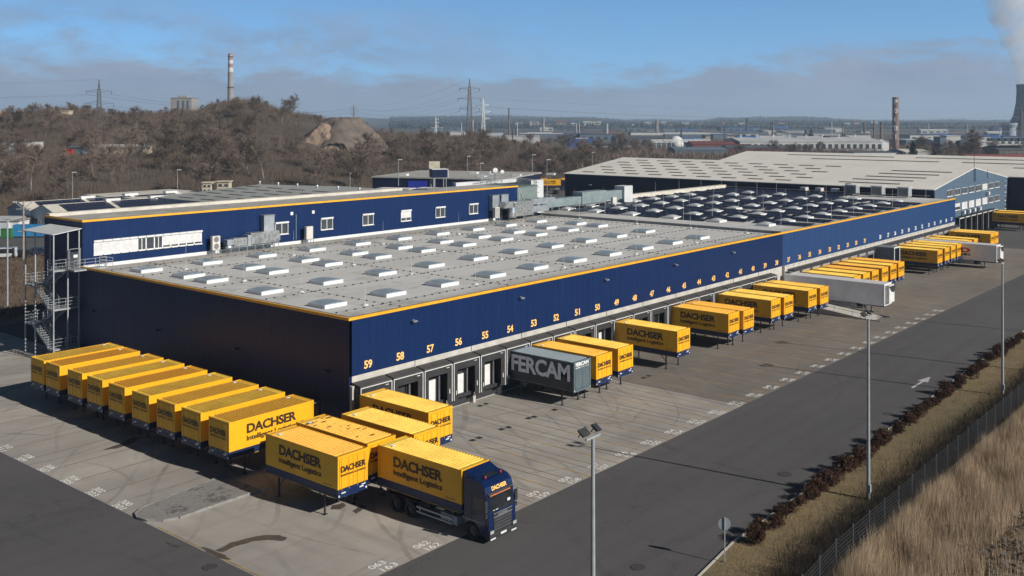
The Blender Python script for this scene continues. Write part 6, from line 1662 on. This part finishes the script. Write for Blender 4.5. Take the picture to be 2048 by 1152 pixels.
wires(P2, P5, 'power line from the tall dark pylon to the tiny pylon behind the heap')
wires(P3, P6, 'power line from the pale pylon far over to the right', .012, .06)
off = Vector((*(FW * 60 - RT * 330), 14)); wires(P1, [q + off for q in P1], 'power line running left out of the picture from the hillside pylon', .02, .03)
wires(P5[:4], P1[:4], 'power line between the hillside pylon and the tiny pylon', .012, .05)

# street lights behind
def street_light(label, u, vt, vb, w, arm=1, m=None):
    base = CZ - (vb - VY) / F * w; p = at(u, vb, w); h = (vb - vt) / F * w; th = max(.07, w * .00028)
    t = thing('street_light', label, 'street light', (p[0], p[1], base), YA - R(90)); MB().tube((0, 0, 0), (0, 0, h), th, th * .7, 6).build('pole', m or GALVM, t)
    b = MB(); b.box(-.5 if arm > 1 else -.1, -.1, h, .9 if arm else .3, .1, h + .14); b.build('lamp_head', WHITE if arm else GALVM, t)
for a in ((797, 320, 372, 230, 1, 'white street light at the wood edge, left of the billboard'), (935, 313, 352, 260, 1, 'street light right of the cream billboard'), (961, 327, 354, 262, 1, 'shorter street light left of the satellite dishes'),
          (1065, 310, 352, 270, 1, 'tall street light above the stair head wall'), (1094, 320, 402, 225, 1, 'street light in front of the yellow trucks'), (1184.5, 305, 332, 330, 1, 'street light at the corner of the cream roof hall'),
          (355, 340, 384, 250, 1, 'street light above the left end of the grey corrugated roof'), (145, 345, 400, 235, 1, 'white street light behind the left solar roof'), (700, 347, 378, 200, 0, 'thin mast with white globe above the grey roof'), (1322, 325, 340, 330, 0, 'thin mast behind the cream roof')):
    street_light(a[5], a[0], a[1], a[2], a[3], a[4])
p = gz(15, 617); t = thing('street_light', 'tall plain grey post in the dry scrub at the left edge', 'light pole', (p[0], p[1], 0), YA - R(90)); h = (617 - 440) / F * ((p - CAM)[:2] @ FW)
MB().tube((0, 0, 0), (0, 0, h), .12, .10, 8).build('pole', GALVM, t); MB().box(-.6, -.1, h, .5, .1, h + .12).build('lamp_head', GALVM, t)
p = gz(47, 520); w_ = (p - CAM)[:2] @ FW; t = thing('timber_pole', 'weathered timber pole with two lamp arms at the far left', 'utility pole', (p[0], p[1], 0), YA - R(90)); h = (520 - 402) / F * w_
MB().tube((0, 0, 0), (0, 0, h), .2, .14, 8).build('pole', BIRCH, t); b = MB(); b.box(-1.3, -.1, h - 1.5, 1.3, .1, h - 1.35); b.box(-1, -.1, h - 5.5, 1, .1, h - 5.3)
for s in (-1, 1): b.tube((0, 0, h - 1.4), (s * 1.5, 0, h - .2), .06)
b.build('cross_arms', GALVM, t); b = MB(); b.box(-1.9, -.15, h - .25, -1.2, .15, h - .1); b.box(1.2, -.15, h - .25, 1.9, .15, h - .1); b.build('lamp_heads', WHITE, t)

# ------------------------------------------------------------------ cars and distant lorries
def car(label, u, v, col, rz=0, van=False, z=0):
    p = gz(u, v); m = mat('car_' + col[0], col[1], tuple(x * .8 for x in col[1]), 2, .25, .2, spec=.6); t = thing('parked_car', label, 'car', (p[0], p[1], 0), rz); H = 1.95 if van else 1.45
    P = [(-2.15, .35), (2.15, .35), (2.2, .8), (1.35 if not van else 1.7, .98), (.75, H), (-1.3 if not van else -2.0, H), (-1.95 if not van else -2.15, .98), (-2.2, .8)]
    MB().prism(P, 'x', -.88, .88).build('body', m, t, bevel=.08)
    b = MB()
    for s in (-1, 1): b.add([(s * .885, -1.6, 1.0), (s * .885, 1.15, 1.0), (s * .885, .72, H - .1), (s * .885, -1.25, H - .1)], [(0, 1, 2, 3)])
    yy = 1.35 if not van else 1.7; b.add([(-.78, yy - .02, 1.03), (.78, yy - .02, 1.03), (.7, .83, H - .06), (-.7, .83, H - .06)], [(0, 1, 2, 3)]); b.build('windows', GLASSD, t)
    for s in (-1, 1):
        for y in (-1.35, 1.35):
            q = MB().tube((s * .72, y, .33), (s * .9, y, .33), .33, .33, 14); q.build('wheel', TIRE, t)
    return t
car('white van parked at the scrub edge, leftmost', 9, 517, ('white', (.6, .62, .65)), YA + R(20), True)
car('dark car parked right of the white van at the scrub edge', 44, 515, ('black', (.02, .022, .028)), YA + R(15))
car('dark blue car at the scrub edge, half hidden by the fire escape', 72, 511, ('navy', (.02, .035, .09)), YA + R(15))
car('pale car parked in the rear yard between the ducts and the white wall', 1097, 399, ('silver', (.35, .38, .4)), YA + R(80))
car('black car parked in the rear yard beside the pale car', 1112, 388, ('black', (.02, .022, .028)), YA + R(80))
car('dark car parked farthest back in the rear yard', 1087, 386, ('black', (.02, .022, .028)), YA + R(70))
p = gz(1100, 381); q = copy_tree(TR); q.location = (p[0], p[1], 0); q.rotation_euler = (0, 0, YA); tag(q, 'distant dark blue truck seen side on, carrying a yellow load behind the white wall')
q2 = copy_tree(lb); q2.location = q.location; q2.rotation_euler = (0, 0, YA); tag(q2, 'distant yellow swap body on the truck behind the white wall')
for i, (u, v, lab) in enumerate(((1072, 379, 'distant yellow swap body in the rear yard, half hidden by the white wall'), (1143, 378.5, 'distant yellow swap body disappearing behind the dark hall wall'))):
    p = gz(u, v); place(p[0], p[1], YA, lab)

# ------------------------------------------------------------------ gravel heaps
def heap(name, label, u, vb, w, wid, hgt, m, seed, flat=.25, asp=.7):
    p = at(u, vb, w); base = float(land_z(p[0], p[1])); n = 46; V = []; rr = np.random.default_rng(seed)
    R0 = wid / 2 / F * w; Hh = hgt / F * w
    for j in range(n + 1):
        for i in range(n + 1):
            a, c = 2 * i / n - 1, 2 * j / n - 1; r = math.hypot(a, c / 1.0); th_ = math.atan2(c, a); r *= 1 + .13 * math.sin(2 * th_ + seed) + .08 * math.sin(5 * th_ + seed * 2); z = max(0, min(1, (1.0 - r) / (1 - flat)))
            x, y = a * R0 * 1.0, c * R0 * asp; nz = math.sin(x * .9 + seed) * math.sin(y * 1.1 + x * .4) * .5 + math.sin(x * 2.3) * math.sin(y * 2.7 + seed) * .3 + rr.normal(0, .22)
            V.append((x, y, Hh * (z ** .9) + nz * (.8 if z > 0 else 0) - 1.5 * (z <= 0)))
    Fc = [(j * (n + 1) + i, j * (n + 1) + i + 1, (j + 1) * (n + 1) + i + 1, (j + 1) * (n + 1) + i) for j in range(n) for i in range(n)]
    o = mesh_np(name, V, Fc, m); o.location = (p[0], p[1], base - .5); o.rotation_euler = (0, 0, YA - R(90)); tag(o, label, 'gravel heap'); return o
GRAV = mat('loose_gravel', (.15, .12, .10), (.09, .076, .066), .25, 1, bump=1, bscale=2.5)
GRAV2 = mat('tan_spoil_and_lit_flank', (.30, .21, .15), (.17, .13, .10), .35, 1, bump=1, bscale=2)
heap('gravel_heap', 'large grey-brown gravel heap with smooth slopes right of the wooded hill', 690, 284, 462, 176, 58, GRAV, 3, .34, .9)
heap('gravel_heap', 'tan heap coloured as the lit left side of the large gravel heap', 646, 280, 452, 104, 46, GRAV2, 5, .08, .7)  # tan earth, with the big heap's lit left side put into the colour
heap('gravel_heap', 'low sandy mound at the far left of the skyline', 4, 236, 470, 60, 16, GRAV2, 7, .2)

# ------------------------------------------------------------------ bare trees
def bare_tree(seed, H=10, spread=.42, twig=TWIG, birch=False, nt=3600, tw=.026):
    """leader with side limbs from a third of the height; ovoid crown of forking twigs"""
    rng = np.random.default_rng(seed); t = thing('bare_tree', 'tree', 'tree'); b = MB(); c = MB(); ends = []
    def limb(p, d, L, r, lvl):
        n = 3; q = p
        for i in range(n):
            d = d + rng.normal(0, .16, 3) + np.array([0, 0, .10]); d /= np.linalg.norm(d); q2 = q + d * L / n; r0 = r * (1 - .28 * i); r1 = r * (1 - .28 * (i + 1))
            (b if lvl == 0 else c).tube(q, q2, max(r0, .035), max(r1, .03), 3, cap=False)
            if i: ends.append((q2, d, L))
            if lvl < 2:
                for k in range(2 if i else 1):
                    a = rng.normal(0, 1, 3); a -= a @ d * d; a /= np.linalg.norm(a) + 1e-9; nd = d * .75 + a * rng.uniform(.5, .9); nd /= np.linalg.norm(nd)
                    limb(q2, nd, L * rng.uniform(.42, .62), r * .45, lvl + 1)
            q = q2
    stems = 1 if rng.random() < .6 else 2
    for sidx in range(stems):
        p = np.array([rng.normal(0, .25), rng.normal(0, .25), -.4]); d = np.array([rng.normal(0, .10), rng.normal(0, .10), 1.0]); d /= np.linalg.norm(d); n = 9
        Hs = H * (1 if sidx == 0 else rng.uniform(.7, .9)); R0 = H * .014
        for i in range(n):
            d = d + rng.normal(0, .05, 3); d[2] = abs(d[2]); d /= np.linalg.norm(d); q = p + d * Hs * .92 / n; f = (i + 1) / n
            b.tube(p, q, R0 * (1 - .85 * (i / n)), R0 * (1 - .85 * f), 5, cap=False)
            if f > .25:
                for k in range(2 if stems == 2 else 3):
                    a = rng.uniform(0, 6.28); el = rng.uniform(.35, .95) * (1.2 if f > .7 else 1); nd = np.array([math.cos(a), math.sin(a), el]); nd /= np.linalg.norm(nd)
                    limb(q, nd, H * spread * (.35 + .9 * math.sin(math.pi * min(1, (f - .12) / .9)) ** .8) * rng.uniform(.6, 1.15), R0 * .42, 0)
            p = q
        ends.append((p, d, 1))
    b.build('trunk', BIRCH if birch else BARK, t, recalc=False); V = []
    for i in range(nt):
        q, d, L = ends[rng.integers(len(ends))]; a = d + rng.normal(0, .6, 3) + np.array([0, 0, .15]); a /= np.linalg.norm(a); s = np.cross(a, rng.normal(0, 1, 3)); s /= np.linalg.norm(s)
        ln = H * rng.uniform(.04, .10); o = q + rng.normal(0, .15, 3); V += [o - s * tw, o + s * tw, o + a * ln]
    base = len(c.v); V = np.concatenate([np.array(c.v), np.array(V)]); tri = np.arange(base, base + nt * 3).reshape(-1, 3)
    T = np.array([(f[0], f[1], f[2]) for f in c.f] + [(f[0], f[2], f[3]) for f in c.f]); mesh_np('crown', V, np.concatenate([T, tri]), twig, t)
    return t
BT = [bare_tree(11, 10, .27), bare_tree(12, 9, .31), bare_tree(13, 11, .24), bare_tree(14, 8, .34), bare_tree(15, 10, .28), bare_tree(16, 11.5, .17, birch=True, nt=2000, tw=.022), bare_tree(17, 7.5, .36)]
ftree = [True] * 7
GT = 'bare brown trees of the wooded hillside'
def tree_at(x, y, z, k, s, lab, grp=GT):
    sc = (s * random.uniform(.9, 1.2), s * random.uniform(.9, 1.2), s)
    if ftree[k]: ftree[k] = False; o = BT[k]; o.location = (x, y, z); o.rotation_euler = (0, 0, random.uniform(0, 6.28)); o.scale = sc; tag(o, lab, group=grp); return o
    return dup(BT[k], lab, (x, y, z), random.uniform(0, 6.28), grp, sc)
cnt = 0; rt = random.Random(21); pts = []
tries = 0
while len(pts) < 252 and tries < 20000:
    tries += 1
    u = rt.uniform(-60, 1190); w0 = float(np.interp(u, [-400, 0, 300, 700, 1000, 1160], [240, 246, 285, 312, 385, 405])); w = w0 + 285 * rt.random() ** .75
    x, y = (CAM + ray(u, 300) * w)[:2]; z = float(land_z(x, y)); v = VY + (CZ - z) * F / w
    if 590 < u < 775 and w < 470 and v < 330 and w > 350: continue
    if u < 300 and 330 < w < 385 and rt.random() < .6: continue
    sp = 4.6 + 2.2 * rt.random()
    if any((x - a) ** 2 + (y - c) ** 2 < sp ** 2 for a, c in pts): continue
    pts.append((x, y)); k = rt.choice([0, 1, 2, 3, 4, 6, 0, 1, 4, 6, 5] if rt.random() < .8 else [5, 2])
    s = rt.uniform(.75, 1.1) * (1.25 if w - w0 < 90 else .42 if w - w0 > 190 else 1.0)
    tree_at(x, y, z - .2, k, s, 'slender pale stemmed bare birch in the wooded hillside' if k == 5 else 'bare grey-brown tree in the wooded hillside')
for u, w, s, lab in ((576, 520, 1.15, 'lone bare tree standing on the skyline beside the round wooded mound'), (52, 300, 1.2, 'large bare tree in front of the hillside at the far left')):
    p = at(u, 300, w); tree_at(p[0], p[1], float(land_z(p[0], p[1])) - .2, 2 if s < 1.18 else 0, s, lab)
far_t = [(1205, 318, 1.3), (1225, 316, 1.2), (1250, 314, 1.3), (1238, 305, 1.5), (1180, 328, 1.1), (1165, 320, 1.2), (1270, 310, 1.1), (1195, 305, 1.3), (1300, 312, 1.0), (1545, 312, 1.0), (1580, 314, 1.1), (1610, 313, 1.0), (1480, 312, .9), (1640, 312, .9), (1840, 318, 1.3), (1870, 320, 1.1), (1900, 320, 1.1), (1930, 322, 1.2), (1950, 318, 1.2), (1985, 315, 1.3), (1120, 300, 1.2), (1095, 296, 1.2), (1060, 290, 1.3), (1140, 305, 1.3), (1290, 300, 1.0), (1700, 300, .9), (1560, 296, .9)]
for u, v, s in far_t:
    p = gz(u, v); tree_at(p[0], p[1], 0, rt.choice([0, 1, 3, 4, 6]), s, 'bare brown tree among the sheds beyond the halls', 'bare trees among the far sheds')
pop = bare_tree(31, 19, .16, nt=3600, tw=.07); p = gz(1950, 324); tag(pop, 'tall loose pale brown poplar right of the tall white building', 'tree'); pop.location = (p[0], p[1], 0)
def conifer(seed, H):
    rng = np.random.default_rng(seed); t = thing('evergreen_tree', 'tree', 'tree'); MB().tube((0, 0, 0), (0, 0, H), .22, .04, 6).build('trunk', BARK, t)
    def f():
        z = H * (.12 + .86 * rng.random() ** 1.2); r = (1 - z / H) * H * .26 + .3; a = rng.uniform(0, 6.28); r *= rng.uniform(.4, 1) * (.75 + .35 * math.sin(a * 3 + z * 2)); return np.array([r * math.cos(a), r * math.sin(a), z - r * .25])
    V, Fc = leaf_cloud(1500, f, .5, rng); mesh_np('crown', V, Fc, EVER, t); return t
CP = conifer(5, 12); first_c = True
for u, v, s, lab in ((1826, 322, 1.0, 'dark evergreen below the lettered chimney, the largest one'), (1815, 318, .7, 'small dark evergreen left of the largest one'), (1868, 322, .6, 'small ragged evergreen right below the lettered chimney'), (1611, 279, 1.0, 'hazy evergreen behind the long white hall, left one'), (1622, 279, 1.1, 'hazy evergreen behind the long white hall, right one'), (1240, 306, .9, 'dark evergreen left of the pipe bridge')):
    p = gz(u, v)
    if first_c: first_c = False; CP.location = (p[0], p[1], 0); CP['label'] = lab; CP.scale = (s * 1.5, s * 1.5, s)
    else: dup(CP, lab, (p[0], p[1], 0), s * 3, None, (s * 1.5, s * 1.5, s))

# brushwood under the trees, and low woodland scattered over the plain
def f_under():
    while True:
        u = RNG.uniform(-120, 1210); w0 = float(np.interp(u, [-400, 0, 300, 700, 1000, 1160], [236, 241, 278, 304, 378, 398])); w = w0 + 330 * RNG.random() ** .85
        x, y = (CAM + ray(u, 300) * w)[:2]
        if 600 < u < 760 and 380 < w < 520: continue
        if clump(x, y, .11) < RNG.random() * .55: continue
        return (x, y, float(land_z(x, y)) - .1, .35 + .8 * clump(x, y, .17) * RNG.random())
blades('hillside_brushwood', 210000, f_under, 4.6, .085, BRUSH, lean=.36)
def f_plain():
    while True:
        u = RNG.uniform(820, 2150); v = 262 + 62 * RNG.random() ** .8; p = gz(u, v)
        if clump(p[0], p[1], .016) < .62: continue
        return (p[0], p[1], -.1, .4 + .9 * RNG.random())
blades('distant_woodland', 42000, f_plain, 4.2, .5, BRUSH, lean=.45)
def f_hill():
    u = RNG.uniform(780, 2120); w = 2500 + 4800 * RNG.random(); p = at(u, 260, w); return (p[0], p[1], float(land_z(p[0], p[1])) - .3, .5 + .7 * RNG.random())
blades('far_hill_wood', 50000, f_hill, 12, 12.0, twig_mat('hazed_far_wood', (.030, .036, .036), (.022, .028, .030)), lean=.3)  # wood colour carries a blue haze tint

# ------------------------------------------------------------------ haze
c_ = CAM[:2] + FW * 7450; b = MB(); b.box(-8200, -7650, -2, 8200, 7700, 260); o = b.build('haze', bpy.data.materials.new('haze_air')); o.location = (c_[0], c_[1], 0); o.rotation_euler = (0, 0, YA - R(90))
hm = o.data.materials[0]; hm.use_nodes = True; nt = NT(hm.node_tree); nt.n.remove(nt.n['Principled BSDF']); v = nt.node('ShaderNodeVolumePrincipled')
v.inputs['Color'].default_value = (.60, .78, 1, 1); v.inputs['Density'].default_value = .00014; v.inputs['Anisotropy'].default_value = .1
nt.link(v.outputs[0], nt.n['Material Output'].inputs['Volume']); tag(o, kind='stuff')
